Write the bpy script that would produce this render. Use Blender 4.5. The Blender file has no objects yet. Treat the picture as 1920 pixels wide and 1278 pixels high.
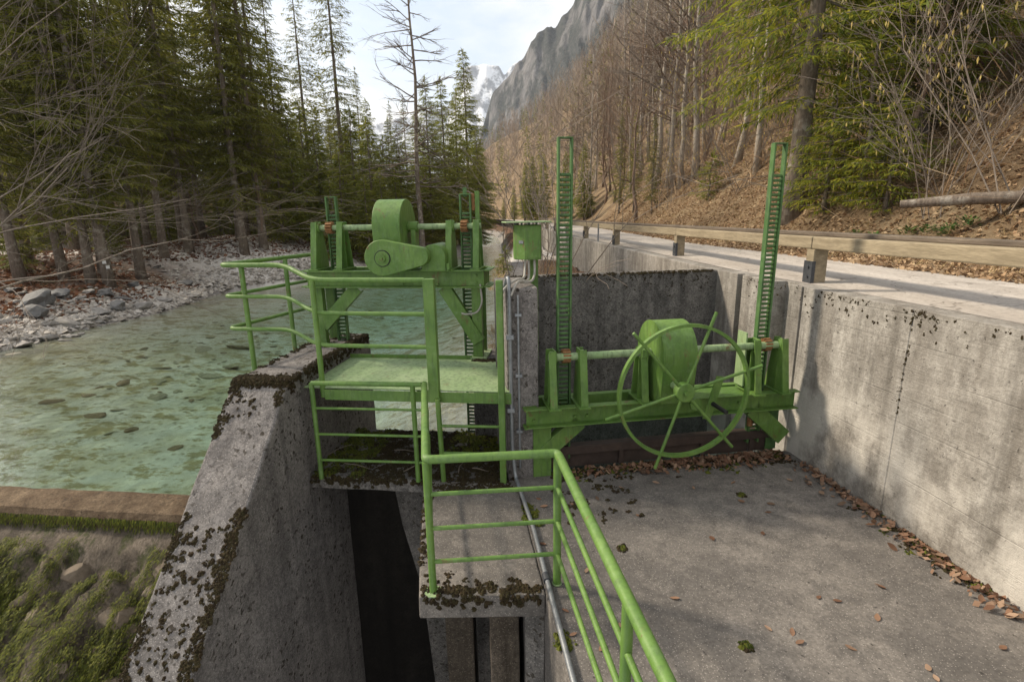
import bpy, bmesh, math, random
import numpy as np
from mathutils import Vector, Matrix, noise as mnoise

random.seed(7)
SC = bpy.context.scene
COL = SC.collection
R_ = math.radians

# ------------------------------------------------------------------ camera
CAM_F, CAM_P, CAM_R, CAM_Z = 987.1, 0.23545, -0.0165, 2.5
_F = np.array([0, math.cos(CAM_P), -math.sin(CAM_P)])
_U = np.array([0, math.sin(CAM_P), math.cos(CAM_P)])
_X = np.array([1.0, 0, 0])
_c, _s = math.cos(CAM_R), math.sin(CAM_R)
_CX = _c * _X + _s * _U
_CU = -_s * _X + _c * _U
cam_d = bpy.data.cameras.new('camera')
cam_d.sensor_width = 36.0
cam_d.sensor_fit = 'HORIZONTAL'
cam_d.lens = 36.0 * CAM_F / 1920.0
cam_d.clip_start = 0.05
cam_d.clip_end = 12000
cam = bpy.data.objects.new('camera', cam_d)
COL.objects.link(cam)
cam.matrix_world = Matrix(((_CX[0], _CU[0], -_F[0], 0), (_CX[1], _CU[1], -_F[1], 0),
                           (_CX[2], _CU[2], -_F[2], CAM_Z), (0, 0, 0, 1)))
SC.camera = cam

# ------------------------------------------------------------------ sun, sky, exposure
SUN_EL, SUN_AZ = R_(38), math.atan2(-0.93, 0.37)      # azimuth measured from +Y towards +X
to_sun = Vector((math.sin(SUN_AZ) * math.cos(SUN_EL), math.cos(SUN_AZ) * math.cos(SUN_EL), math.sin(SUN_EL)))
sun_d = bpy.data.lights.new('sun', 'SUN')
sun_d.energy = 4.4
sun_d.angle = R_(6)
sun_d.color = (1.0, 0.87, 0.69)
sun = bpy.data.objects.new('sun', sun_d)
COL.objects.link(sun)
sun.rotation_euler = (-to_sun).to_track_quat('-Z', 'Y').to_euler()
sun.location = (-20, 15, 40)

world = bpy.data.worlds.new('World')
SC.world = world
world.use_nodes = True
wt = world.node_tree
wt.nodes.clear()
w_out = wt.nodes.new('ShaderNodeOutputWorld')
w_bg = wt.nodes.new('ShaderNodeBackground')
w_bg.inputs['Strength'].default_value = 0.135
w_sky = wt.nodes.new('ShaderNodeTexSky')
w_sky.sky_type = 'NISHITA'
w_sky.sun_disc = False
w_sky.sun_elevation = SUN_EL
w_sky.sun_rotation = SUN_AZ
w_sky.dust_density = 2.0
w_tc = wt.nodes.new('ShaderNodeTexCoord')
w_map = wt.nodes.new('ShaderNodeMapping')
w_map.inputs['Scale'].default_value = (1.3, 1.3, 3.2)
w_map.inputs['Location'].default_value = (0.35, 0.1, 0.25)
w_n = wt.nodes.new('ShaderNodeTexNoise')
w_n.inputs['Scale'].default_value = 2.1
w_n.inputs['Detail'].default_value = 7
w_n.inputs['Roughness'].default_value = 0.55
w_r = wt.nodes.new('ShaderNodeValToRGB')
w_r.color_ramp.elements[0].position = 0.36
w_r.color_ramp.elements[1].position = 0.60
w_mix = wt.nodes.new('ShaderNodeMix')
w_mix.data_type = 'RGBA'
w_hz = wt.nodes.new('ShaderNodeMix')
w_hz.data_type = 'RGBA'
w_hz.inputs[0].default_value = 0.55
w_hz.inputs[7].default_value = (4.1, 4.5, 5.0, 1)
w_mix.inputs[7].default_value = (6.6, 6.3, 5.85, 1)
L = wt.links.new
L(w_tc.outputs['Generated'], w_map.inputs['Vector'])
L(w_map.outputs[0], w_n.inputs['Vector'])
L(w_n.outputs[0], w_r.inputs[0])
L(w_r.outputs[0], w_mix.inputs[0])
L(w_sky.outputs[0], w_hz.inputs[6])
L(w_hz.outputs[2], w_mix.inputs[6])
L(w_mix.outputs[2], w_bg.inputs['Color'])
L(w_bg.outputs[0], w_out.inputs['Surface'])

SC.view_settings.view_transform = 'Standard'
SC.view_settings.look = 'None'
SC.view_settings.exposure = 0.6
SC.view_settings.gamma = 1.0
SC.view_settings.use_curve_mapping = False
SC.render.engine = 'CYCLES'
SC.cycles.max_bounces = 6
SC.cycles.transparent_max_bounces = 12
SC.cycles.caustics_reflective = False
SC.cycles.caustics_refractive = False

# ------------------------------------------------------------------ mesh helpers
def tag(o, label=None, cat=None, group=None, kind=None):
    if label: o['label'] = label
    if cat: o['category'] = cat
    if group: o['group'] = group
    if kind: o['kind'] = kind
    return o

def thing(name, label, cat, loc=(0, 0, 0), rotz=0.0, group=None):
    o = bpy.data.objects.new(name, None)
    o.empty_display_size = 0.2
    COL.objects.link(o)
    o.location = loc
    o.rotation_euler = (0, 0, rotz)
    return tag(o, label, cat, group)

def link_mesh(name, me, mat, parent=None, loc=None):
    if mat is not None and not me.materials:
        me.materials.append(mat)
    o = bpy.data.objects.new(name, me)
    COL.objects.link(o)
    if parent is not None: o.parent = parent
    if loc is not None: o.location = loc
    return o

class MB:
    """collects polygons; build() links them as ONE mesh object"""
    def __init__(self):
        self.v = []; self.f = []
    def add(self, vs, fs):
        k = len(self.v)
        self.v.extend([tuple(p) for p in vs])
        self.f.extend([tuple(i + k for i in q) for q in fs])
        return self
    def box(self, x0, x1, y0, y1, z0, z1):
        return self.add([(x0, y0, z0), (x1, y0, z0), (x1, y1, z0), (x0, y1, z0), (x0, y0, z1), (x1, y0, z1), (x1, y1, z1), (x0, y1, z1)],
                        [(0, 3, 2, 1), (4, 5, 6, 7), (0, 1, 5, 4), (1, 2, 6, 5), (2, 3, 7, 6), (3, 0, 4, 7)])
    def bar(self, a, b, w, h, up=(0, 0, 1)):
        a = Vector(a); b = Vector(b); d = (b - a).normalized(); up = Vector(up)
        s = d.cross(up)
        if s.length < 1e-4: s = Vector((1, 0, 0))
        s.normalize(); t = s.cross(d).normalized()
        vs = []
        for p in (a, b):
            for i, j in ((-1, -1), (1, -1), (1, 1), (-1, 1)):
                vs.append(p + s * (i * w / 2) + t * (j * h / 2))
        return self.add(vs, [(0, 1, 2, 3), (7, 6, 5, 4), (0, 4, 5, 1), (1, 5, 6, 2), (2, 6, 7, 3), (3, 7, 4, 0)])
    def prism(self, poly, fn, d0, d1):
        n = len(poly)
        vs = [fn(a, b, d0) for a, b in poly] + [fn(a, b, d1) for a, b in poly]
        fs = [tuple(range(n - 1, -1, -1)), tuple(range(n, 2 * n))]
        fs += [(i, (i + 1) % n, (i + 1) % n + n, i + n) for i in range(n)]
        return self.add(vs, fs)
    def tube(self, pts, r, n=10, caps=True):
        pts = [Vector(p) for p in pts]
        rs = r if isinstance(r, (list, tuple)) else [r] * len(pts)
        k = len(self.v); m = len(pts)
        d = (pts[1] - pts[0]).normalized()
        s = d.orthogonal().normalized()
        for i, p in enumerate(pts):
            if 0 < i < m - 1:
                nd = ((pts[i] - pts[i - 1]).normalized() + (pts[i + 1] - pts[i]).normalized())
                nd = nd.normalized() if nd.length > 1e-6 else d
            elif i == m - 1: nd = (pts[-1] - pts[-2]).normalized()
            else: nd = d
            s = (s - nd * s.dot(nd))
            s = s.normalized() if s.length > 1e-6 else nd.orthogonal().normalized()
            t = nd.cross(s)
            for j in range(n):
                a = 2 * math.pi * j / n
                self.v.append(tuple(p + (s * math.cos(a) + t * math.sin(a)) * rs[i]))
        for i in range(m - 1):
            for j in range(n):
                j2 = (j + 1) % n
                self.f.append((k + i * n + j, k + i * n + j2, k + (i + 1) * n + j2, k + (i + 1) * n + j))
        if caps:
            self.f.append(tuple(k + j for j in range(n - 1, -1, -1)))
            self.f.append(tuple(k + (m - 1) * n + j for j in range(n)))
        return self
    def mesh(self, name, smooth=None):
        me = bpy.data.meshes.new(name)
        me.from_pydata(self.v, [], self.f)
        if smooth:
            me.polygons.foreach_set('use_smooth', [True] * len(me.polygons))
            if smooth is not True: me.set_sharp_from_angle(angle=R_(smooth))
        me.update()
        return me
    def build(self, name, mat, parent=None, smooth=None, bevel=0.0, recalc=False):
        me = self.mesh(name, smooth)
        if recalc:
            bm = bmesh.new(); bm.from_mesh(me)
            bmesh.ops.recalc_face_normals(bm, faces=bm.faces); bm.to_mesh(me); bm.free()
        o = link_mesh(name, me, mat, parent)
        if bevel:
            b = o.modifiers.new('bevel', 'BEVEL'); b.width = bevel; b.segments = 2; b.limit_method = 'ANGLE'
            b.angle_limit = R_(40)
        return o

def fillet(pts, r, n=5):
    pts = [Vector(p) for p in pts]
    out = [pts[0]]
    for i in range(1, len(pts) - 1):
        a = (pts[i - 1] - pts[i]); b = (pts[i + 1] - pts[i])
        q = min(r, a.length * .45, b.length * .45)
        p0 = pts[i] + a.normalized() * q; p1 = pts[i] + b.normalized() * q
        for k in range(n + 1):
            t = k / n
            out.append(p0 * (1 - t) ** 2 + pts[i] * (2 * t * (1 - t)) + p1 * t * t)
    out.append(pts[-1])
    return out

def arc(cx, cy, r, a0, a1, n):
    return [(cx + r * math.cos(R_(a0 + (a1 - a0) * i / n)), cy + r * math.sin(R_(a0 + (a1 - a0) * i / n))) for i in range(n + 1)]

# ------------------------------------------------------------------ material helpers
class NB:
    def __init__(self, name):
        self.m = bpy.data.materials.new(name); self.m.use_nodes = True
        self.t = self.m.node_tree; self.t.nodes.clear()
        self.out = self.t.nodes.new('ShaderNodeOutputMaterial')
    def put(self, sock, val):
        if val is None: return
        if isinstance(val, bpy.types.NodeSocket): self.t.links.new(val, sock)
        elif isinstance(val, (tuple, list)) and len(val) == 3 and sock.type == 'RGBA': sock.default_value = (*val, 1)
        else: sock.default_value = val
    def n(self, typ, ins=None, **props):
        nd = self.t.nodes.new(typ)
        for k, v in props.items(): setattr(nd, k, v)
        for k, v in (ins or {}).items(): self.put(nd.inputs[k], v)
        return nd
    def pos(self): return self.n('ShaderNodeNewGeometry').outputs['Position']
    def map(self, vec, scale=(1, 1, 1), loc=(0, 0, 0), rot=(0, 0, 0)):
        return self.n('ShaderNodeMapping', {'Vector': vec, 'Scale': scale, 'Location': loc, 'Rotation': rot}).outputs[0]
    def noise(self, vec, scale, detail=5, rough=.55, dist=0.0):
        return self.n('ShaderNodeTexNoise', {'Vector': vec, 'Scale': scale, 'Detail': detail, 'Roughness': rough, 'Distortion': dist}).outputs[0]
    def voro(self, vec, scale, feature='F1', rnd=1.0):
        return self.n('ShaderNodeTexVoronoi', {'Vector': vec, 'Scale': scale, 'Randomness': rnd}, feature=feature).outputs[0]
    def ramp(self, fac, stops, interp='LINEAR'):
        nd = self.n('ShaderNodeValToRGB', {0: fac}); cr = nd.color_ramp; cr.interpolation = interp
        while len(cr.elements) < len(stops): cr.elements.new(.5)
        for e, (p, c) in zip(cr.elements, stops):
            e.position = p
            e.color = (c, c, c, 1) if isinstance(c, (int, float)) else (*c, 1)
        return nd.outputs[0]
    def mix(self, fac, a, b, blend='MIX'):
        nd = self.n('ShaderNodeMix', None, data_type='RGBA', blend_type=blend)
        self.put(nd.inputs[0], fac); self.put(nd.inputs[6], a); self.put(nd.inputs[7], b)
        return nd.outputs[2]
    def math(self, op, a, b=0.0, clamp=False):
        nd = self.n('ShaderNodeMath', None, operation=op, use_clamp=clamp)
        self.put(nd.inputs[0], a); self.put(nd.inputs[1], b)
        return nd.outputs[0]
    def sep(self, vec): return self.n('ShaderNodeSeparateXYZ', {0: vec}).outputs
    def bump(self, h, strength=.3, dist=.01, normal=None):
        nd = self.n('ShaderNodeBump', {'Height': h, 'Strength': strength, 'Distance': dist})
        if normal is not None: self.put(nd.inputs['Normal'], normal)
        return nd.outputs[0]
    def bsdf(self, col, rough=.8, normal=None, metallic=0.0, spec=.3, **kw):
        nd = self.n('ShaderNodeBsdfPrincipled', {'Base Color': col, 'Roughness': rough, 'Metallic': metallic, 'Specular IOR Level': spec})
        if normal is not None: self.put(nd.inputs['Normal'], normal)
        for k, v in kw.items(): self.put(nd.inputs[k], v)
        return nd.outputs[0]
    def done(self, surf):
        self.t.links.new(surf, self.out.inputs['Surface']); return self.m

def m_paint(name, c1, c2, rough=.44, grime=.5):
    b = NB(name); p = b.pos()
    n1 = b.noise(p, 3.4, 6, .62); n2 = b.noise(b.map(p, (9, 9, 1.6)), 3.0, 6, .68); n3 = b.noise(p, 60, 3)
    col = b.mix(b.ramp(n1, [(.3, 0), (.7, 1)]), c1, c2)
    g = b.ramp(n2, [(.48, 0), (.66, grime)])
    col = b.mix(g, col, tuple(x * .45 + .02 for x in c1))
    rust = b.ramp(b.noise(b.map(p, (1, 1, .45), (3, 1, 0)), 7.5, 6, .7), [(.61, 0), (.69, .85)])
    col = b.mix(rust, col, (.13, .065, .03))
    chip = b.ramp(b.noise(p, 38, 3, .6), [(.70, 0), (.73, .9)])
    col = b.mix(b.math('MULTIPLY', chip, b.ramp(n1, [(.45, 0), (.6, 1)])), col, (.10, .055, .028))
    chalk = b.ramp(b.noise(p, 14, 5, .7), [(.50, 0), (.76, .22)])
    col = b.mix(chalk, col, (.28, .38, .22))
    ro = b.ramp(n2, [(.3, rough), (.8, rough + .25)])
    return b.done(b.bsdf(col, ro, b.bump(b.math('ADD', n3, b.math('MULTIPLY', n2, 1.5)), .12, .004), spec=.4))

def m_concrete(name, light, dark, stain=.6, spots=.5, spot_col=(.03, .024, .016), speck=.5, streak_z=.25, boards=False, seed=0, grain=.5, patch=.25, drips=.45):
    b = NB(name); p = b.map(b.pos(), (1, 1, 1), (seed, seed * .7, 0))
    big = b.noise(p, .9, 6, .6)
    streak = b.noise(b.map(p, (3.2, 3.2, streak_z)), 2.0, 7, .62)
    fine = b.noise(p, 42, 4, .75)
    med = b.noise(p, 7, 6, .68)
    col = b.mix(b.ramp(big, [(.3, 0), (.7, 1)]), light, tuple(.5 * x + .5 * y for x, y in zip(light, dark)))
    col = b.mix(b.ramp(b.noise(p, .62, 4, .6), [(.45, 0), (.60, patch)]), col, tuple(x * .8 for x in dark))
    col = b.mix(b.math('MULTIPLY', b.ramp(streak, [(.40, 0), (.62, 1)]), stain), col, dark)
    col = b.mix(b.ramp(med, [(.36, .6), (.58, 0)]), col, tuple(x * .7 for x in dark))
    col = b.mix(b.ramp(b.noise(p, 4.3, 6, .7), [(.54, 0), (.72, .5)]), col, tuple(min(1, x * 1.25) for x in light))
    col = b.mix(b.ramp(fine, [(.40, grain), (.56, 0)]), col, tuple(x * .45 for x in dark))
    agg = b.voro(p, 62)
    col = b.mix(b.ramp(agg, [(.10, speck), (.26, 0)]), col, tuple(min(1, x * 1.9 + .05) for x in light))
    pit = b.ramp(b.noise(p, 24, 3, .6), [(.66, 0), (.72, .8)])
    col = b.mix(pit, col, tuple(x * .3 for x in dark))
    if spots:
        area = b.ramp(b.noise(p, 1.6, 4, .6), [(.40, .12), (.56, 1)])
        wob = b.n('ShaderNodeVectorMath', {0: p, 1: b.n('ShaderNodeVectorMath', {0: b.n('ShaderNodeTexNoise', {'Vector': p, 'Scale': 14.0}).outputs[1], 'Scale': .12}, operation='SCALE').outputs[0]}, operation='ADD').outputs[0]
        sp = b.ramp(b.voro(wob, 15), [(.22, 1), (.31, 0)])
        col = b.mix(b.math('MULTIPLY', b.math('MULTIPLY', sp, area), spots), col, spot_col)
        sp2 = b.ramp(b.voro(b.map(wob, (1, 1, 1), (7, 3, 1)), 26), [(.14, 1), (.24, 0)])
        col = b.mix(b.math('MULTIPLY', sp2, spots * .55), col, tuple(x * .35 for x in dark))
    h = b.math('ADD', b.math('MULTIPLY', fine, .7), b.math('MULTIPLY', med, .8))
    h = b.math('SUBTRACT', h, b.math('MULTIPLY', pit, .8))
    drip = b.math('MULTIPLY', b.ramp(b.noise(b.map(p, (1, 1, .05), (2, 5, 0)), 5.5, 6, .65), [(.52, 0), (.64, drips)]), b.ramp(b.noise(p, .8, 3), [(.35, .2), (.6, 1)]))
    col = b.mix(drip, col, tuple(x * .45 for x in dark))
    if boards:
        z = b.math('ADD', b.sep(b.pos())[2], b.math('MULTIPLY', b.noise(p, .7, 2), .05))
        fr = b.math('FRACT', b.math('DIVIDE', z, .215))
        line = b.ramp(fr, [(0, 1), (.03, 0), (.97, 0), (1, 1)])
        line = b.math('MULTIPLY', line, b.ramp(b.noise(b.map(p, (1, 1, 3)), 1.4, 3), [(.42, .08), (.62, 1)]))
        wood = b.noise(b.map(b.pos(), (.9, .9, 30)), 2.6, 5, .65)
        h = b.math('SUBTRACT', h, b.math('MULTIPLY', line, .5))
        h = b.math('ADD', h, b.math('MULTIPLY', wood, .7))
        col = b.mix(b.math('MULTIPLY', line, .22), col, tuple(x * .5 for x in dark))
        col = b.mix(b.ramp(wood, [(.30, .4), (.46, 0)]), col, dark)
        pale = b.math('MULTIPLY', b.ramp(b.noise(b.map(p, (1, 1, .8), (4, 9, 2)), 1.3, 6, .65), [(.46, 0), (.60, .7)]), b.ramp(b.sep(b.pos())[2], [(.5, 1), (1.5, .15)]))
        col = b.mix(pale, col, (.56, .53, .48))
    return b.done(b.bsdf(col, .9, b.bump(h, .6, .014), spec=.2))

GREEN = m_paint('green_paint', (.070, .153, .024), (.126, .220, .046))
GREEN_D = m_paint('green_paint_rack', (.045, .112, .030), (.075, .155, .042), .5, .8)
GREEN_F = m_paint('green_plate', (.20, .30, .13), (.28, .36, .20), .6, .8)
C_PIER = m_concrete('pier_concrete', (.30, .278, .26), (.13, .12, .115), .6, .9, seed=3.0, speck=.5, grain=.55)
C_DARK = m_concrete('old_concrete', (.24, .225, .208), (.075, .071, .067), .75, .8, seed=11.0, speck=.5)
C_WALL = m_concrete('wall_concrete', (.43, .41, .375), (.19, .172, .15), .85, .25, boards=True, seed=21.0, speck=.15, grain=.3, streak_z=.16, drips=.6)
C_SLAB = m_concrete('slab_concrete', (.245, .222, .198), (.12, .111, .103), .5, .15, speck=.45, streak_z=3.2, seed=5.0, grain=.4, patch=.75, drips=0.0)
C_SILL = m_concrete('sill_concrete', (.21, .155, .10), (.085, .055, .032), .9, .5, speck=.2, streak_z=3.2, seed=9.0)
C_SHADE = m_concrete('pit_shade_concrete', (.022, .019, .016), (.008, .007, .006), .9, .2, speck=.1, seed=18.0)  # darkness of the pit opening painted into the tunnel wall's colour
C_PIT = m_concrete('pit_concrete', (.15, .125, .10), (.045, .036, .026), .9, .5, seed=15.0)

def m_simple(name, c1, c2, scale, rough=.8, bump=.3, bdist=.01, metallic=0.0, spec=.3, stretch=(1, 1, 1), obj=False):
    b = NB(name)
    p = b.n('ShaderNodeTexCoord').outputs['Object'] if obj else b.pos()
    p = b.map(p, stretch)
    n1 = b.noise(p, scale, 6, .6); n2 = b.noise(p, scale * 6, 4, .6)
    col = b.mix(b.ramp(n1, [(.32, 0), (.68, 1)]), c1, c2)
    col = b.mix(b.ramp(n2, [(.4, .35), (.62, 0)]), col, tuple(x * .55 for x in c1))
    return b.done(b.bsdf(col, rough, b.bump(b.math('ADD', n1, n2), bump, bdist), metallic, spec))

BROWN = m_simple('brown_steel', (.045, .032, .027), (.075, .052, .042), 4, .6, .2, .006)
RUST = m_simple('rusty_steel', (.17, .075, .028), (.36, .20, .09), 25, .7, .5, .004, metallic=.3)
GALV = m_simple('galvanised_steel', (.20, .215, .23), (.30, .315, .33), 18, .45, .15, .003, metallic=.5)
DARKSTEEL = m_simple('dark_steel', (.05, .055, .062), (.085, .09, .10), 12, .5, .2, .003, metallic=.3)
BLACKRUB = m_simple('black_rubber', (.012, .012, .012), (.025, .025, .025), 20, .5, .1, .002)
CABLE = m_simple('grey_cable', (.30, .29, .26), (.40, .38, .34), 14, .55, .1, .002)
WOOD = m_simple('weathered_wood', (.215, .175, .115), (.36, .30, .205), 2.2, .8, .4, .006, stretch=(7, .8, 9))
WOOD_D = m_simple('dark_weathered_wood', (.095, .075, .058), (.19, .155, .12), 2.2, .85, .5, .006, stretch=(8, .8, 9))
b = NB('road_surface'); p = b.pos()
n1 = b.noise(b.map(p, (1.6, .35, 1)), 1.6, 6, .65); n2 = b.noise(p, 26, 5, .7); n3 = b.noise(p, 3.5, 6, .7)
ck = b.voro(b.n('ShaderNodeVectorMath', {0: p, 1: b.n('ShaderNodeTexNoise', {'Vector': p, 'Scale': 2.5}).outputs[1]}, operation='ADD').outputs[0], 1.1, 'DISTANCE_TO_EDGE')
col = b.mix(b.ramp(n1, [(.35, 0), (.65, 1)]), (.36, .325, .29), (.50, .46, .415))
col = b.mix(b.ramp(n3, [(.56, 0), (.70, .55)]), col, (.23, .195, .165))
col = b.mix(b.ramp(n2, [(.36, .45), (.52, 0)]), col, (.20, .18, .16))
col = b.mix(b.ramp(ck, [(.004, .6), (.014, 0)]), col, (.12, .105, .09))
ROADM = b.done(b.bsdf(col, .92, b.bump(b.math('ADD', n2, n3), .5, .01), spec=.2))

def m_leaf(name, cols, rough=.7, trans=.25):
    b = NB(name)
    g = b.n('ShaderNodeNewGeometry'); oi = b.n('ShaderNodeObjectInfo').outputs['Random']
    r = b.math('FRACT', b.math('ADD', g.outputs['Random Per Island'], oi))
    st = [(i / (len(cols) - 1), c) for i, c in enumerate(cols)]
    col = b.ramp(r, st)
    d = b.bsdf(col, rough, spec=.25)
    t = b.n('ShaderNodeBsdfTranslucent', {'Color': col}).outputs[0]
    s = b.n('ShaderNodeMixShader', {0: trans, 1: d, 2: t}).outputs[0]
    return b.done(s)

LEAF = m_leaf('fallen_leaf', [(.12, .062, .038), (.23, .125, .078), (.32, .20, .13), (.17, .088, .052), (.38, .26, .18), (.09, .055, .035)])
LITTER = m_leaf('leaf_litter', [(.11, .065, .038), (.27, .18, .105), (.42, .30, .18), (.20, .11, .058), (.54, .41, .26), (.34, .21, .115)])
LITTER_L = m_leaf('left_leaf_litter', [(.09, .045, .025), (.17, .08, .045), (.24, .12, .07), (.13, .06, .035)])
NEEDLE = m_leaf('spruce_needles', [(.098, .112, .019), (.165, .172, .030), (.26, .250, .050), (.122, .136, .026), (.195, .195, .037)], .6, .48)
NEEDLE_Y = m_leaf('yellow_green_needles', [(.12, .165, .022), (.22, .245, .030), (.37, .34, .040), (.16, .20, .028), (.07, .105, .020)], .6, .5)  # yellow-green is the needles' own colour
NEEDLE_B = m_leaf('bright_needles', [(.122, .155, .024), (.195, .215, .034), (.285, .28, .048), (.14, .165, .029)], .6, .48)
CATKIN = m_leaf('catkins', [(.42, .33, .10), (.55, .44, .16), (.36, .27, .09)], .7, .25)
MOSS_D = m_leaf('dark_moss', [(.018, .012, .006), (.034, .023, .010), (.026, .022, .008), (.045, .034, .014)], .95, .05)
MOSS_G = m_leaf('green_moss', [(.035, .05, .008), (.07, .085, .012), (.11, .12, .016), (.05, .055, .012)], .95, .15)
MOSS_W = m_leaf('wet_moss', [(.020, .028, .004), (.05, .065, .007), (.11, .125, .012), (.035, .030, .009), (.17, .18, .018), (.028, .034, .006)], .8, .15)
GRASS = m_leaf('dry_grass', [(.36, .26, .13), (.46, .36, .20), (.28, .19, .09), (.40, .31, .15)], .8, .3)
GREENLEAF = m_leaf('green_leaf', [(.04, .09, .025), (.07, .14, .035), (.10, .17, .04)], .5, .25)

def m_bark(name, c1, c2, lichen=None, amt=.4):
    b = NB(name); p = b.n('ShaderNodeTexCoord').outputs['Object']
    n1 = b.noise(b.map(p, (9, 9, 2.2)), 3, 6, .65); n2 = b.noise(p, 3.2, 5, .65)
    col = b.mix(b.ramp(n1, [(.35, 0), (.65, 1)]), c1, c2)
    if lichen: col = b.mix(b.ramp(n2, [(.52, 0), (.62, amt)]), col, lichen)
    return b.done(b.bsdf(col, .9, b.bump(n1, .7, .03), spec=.15))
BARK = m_bark('spruce_bark', (.12, .098, .08), (.21, .172, .138), (.36, .335, .29), .7)
BARK_R = m_bark('reddish_bark', (.11, .06, .04), (.20, .12, .085), (.25, .2, .17), .3)
BARK_G = m_bark('grey_bark', (.22, .19, .16), (.36, .32, .27), (.45, .42, .37), .6)
TWIG = m_bark('brown_twigs', (.15, .105, .078), (.25, .18, .135))
TWIG_L = m_bark('pale_twigs', (.15, .125, .105), (.25, .21, .175))

def m_rock(name, c1, c2, moss=.3, wet=False):
    b = NB(name); p = b.pos()
    n1 = b.noise(p, 2.6, 7, .65); n2 = b.noise(p, 14, 5, .7)
    rnd = b.n('ShaderNodeObjectInfo').outputs['Random']
    col = b.mix(b.ramp(n1, [(.3, 0), (.7, 1)]), c1, c2)
    col = b.mix(b.math('MULTIPLY', rnd, .4), col, tuple(x * .45 for x in c1))
    col = b.mix(b.ramp(n2, [(.38, .5), (.6, 0)]), col, tuple(x * .5 for x in c1))
    if moss: col = b.mix(b.ramp(b.noise(p, 3.4, 5, .6), [(.6, 0), (.68, moss)]), col, (.05, .045, .012))
    return b.done(b.bsdf(col, .35 if wet else .85, b.bump(b.math('ADD', n1, b.math('MULTIPLY', n2, .4)), .6, .04), spec=.3))
ROCK = m_rock('limestone', (.27, .255, .235), (.42, .395, .365), .25)
ROCK_D = m_rock('grey_limestone', (.15, .15, .15), (.26, .255, .245), .3)
ROCK_B = m_rock('brown_rubble', (.13, .10, .07), (.26, .21, .155), .5)
STONE_W = m_rock('submerged_stone', (.40, .35, .22), (.52, .47, .33), .1)
STONE_WB = m_rock('brown_submerged_stone', (.30, .21, .12), (.42, .31, .19), .2)

# ------------------------------------------------------------------ frames and terrain functions
AL, AR = -0.1183, 0.152        # headings of the left and of the right works
def LW(u, v, z=0.0, a=AL):
    return Vector((u * math.cos(a) - v * math.sin(a), u * math.sin(a) + v * math.cos(a), z))
def RW(u, v, z=0.0): return LW(u, v, z, AR)

WATER_Z = -0.22
WL_Y = [-4, 5.2, 6.86, 17.3, 26, 40, 60, 90]
WL_X = [4.056, 2.926, 2.72, 2.12, 1.75, 1.6, 1.0, -2]
E_Y = [-6, 5.27, 7, 13.2, 25, 40, 60, 100, 150, 220, 330]
E_X = [6.4, 5.25, 5.1, 4.6, 4.75, 4.9, 3.4, -3, -12, -30, -66]
RB_Y = [5, 12, 20, 30, 40, 66, 90, 140, 220, 330]
RB_X = [-.1, -.2, 0, -.4, -.6, -1.2, -6, -17, -37, -74]
LB_Y = [-8, 2, 8, 11.2, 13.8, 15.7, 19.5, 22.6, 24.5, 28, 33, 38, 50, 66, 90, 140, 220, 330]
LB_X = [-17, -14, -12.5, -11.2, -11.1, -10.6, -11, -9.1, -8.4, -6.8, -4.5, -3.2, -3.6, -4.4, -9.5, -21, -42, -80]
wallx = lambda y: np.interp(y, WL_Y, WL_X)
edgex = lambda y: np.interp(y, E_Y, E_X)
rbx = lambda y: np.interp(y, RB_Y, RB_X)
lbx = lambda y: np.interp(y, LB_Y, LB_X)

def vnoise(x, y, seed=0):
    if isinstance(x, float) and isinstance(y, float):
        xi = math.floor(x); yi = math.floor(y); xf = x - xi; yf = y - yi
        def g(a, b):
            q = math.sin(a * 127.1 + b * 311.7 + seed * 74.7) * 43758.5453
            return q - math.floor(q)
        u = xf * xf * (3 - 2 * xf); w = yf * yf * (3 - 2 * yf)
        return (g(xi, yi) * (1 - u) + g(xi + 1, yi) * u) * (1 - w) + (g(xi, yi + 1) * (1 - u) + g(xi + 1, yi + 1) * u) * w
    x = np.asarray(x, float); y = np.asarray(y, float)
    xi = np.floor(x); yi = np.floor(y); xf = x - xi; yf = y - yi
    def h(a, b):
        s = np.sin(a * 127.1 + b * 311.7 + seed * 74.7) * 43758.5453
        return s - np.floor(s)
    u = xf * xf * (3 - 2 * xf); w = yf * yf * (3 - 2 * yf)
    return (h(xi, yi) * (1 - u) + h(xi + 1, yi) * u) * (1 - w) + (h(xi, yi + 1) * (1 - u) + h(xi + 1, yi + 1) * u) * w
def fbm(x, y, seed=0, o=4):
    s = 0; a = .5
    for k in range(o):
        s = s + a * (vnoise(x, y, seed + k) - .5); x = x * 2.03; y = y * 2.03; a *= .5
    return s
def sstep(a, b, t):
    if isinstance(t, float):
        t = min(1.0, max(0.0, (t - a) / (b - a))); return t * t * (3 - 2 * t)
    t = np.clip((t - a) / (b - a), 0, 1); return t * t * (3 - 2 * t)

def hill_z(x, y):
    d = np.maximum(x - edgex(y), 0)
    far = sstep(30, 120, y)
    slope = .72 + .16 * far
    z = 1.74 + .05 * np.minimum(d, .8) + slope * np.maximum(d - .8, 0) * (.35 + .65 * sstep(.6, 3.0, d))
    z = z + fbm(x * .35, y * .35, 3) * 1.1 * sstep(.8, 4, d) + fbm(x * 1.7, y * 1.7, 9) * .28 * sstep(.3, 2, d)
    a = x / np.maximum(y, 1.0)
    cap = 2.5 + y * np.interp(a, [-.3, -.1, -.03, .06, .12, .18, .27, .4], [.02, .08, .15, .19, .235, .31, .6, 1.2]) - 8.0
    z = np.where(y > 45, np.minimum(z, np.maximum(cap, 1.75) + fbm(x * .05, y * .05, 4) * 4), z)
    return np.where(z > 70, 70 + (z - 70) * .6, z)

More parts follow.
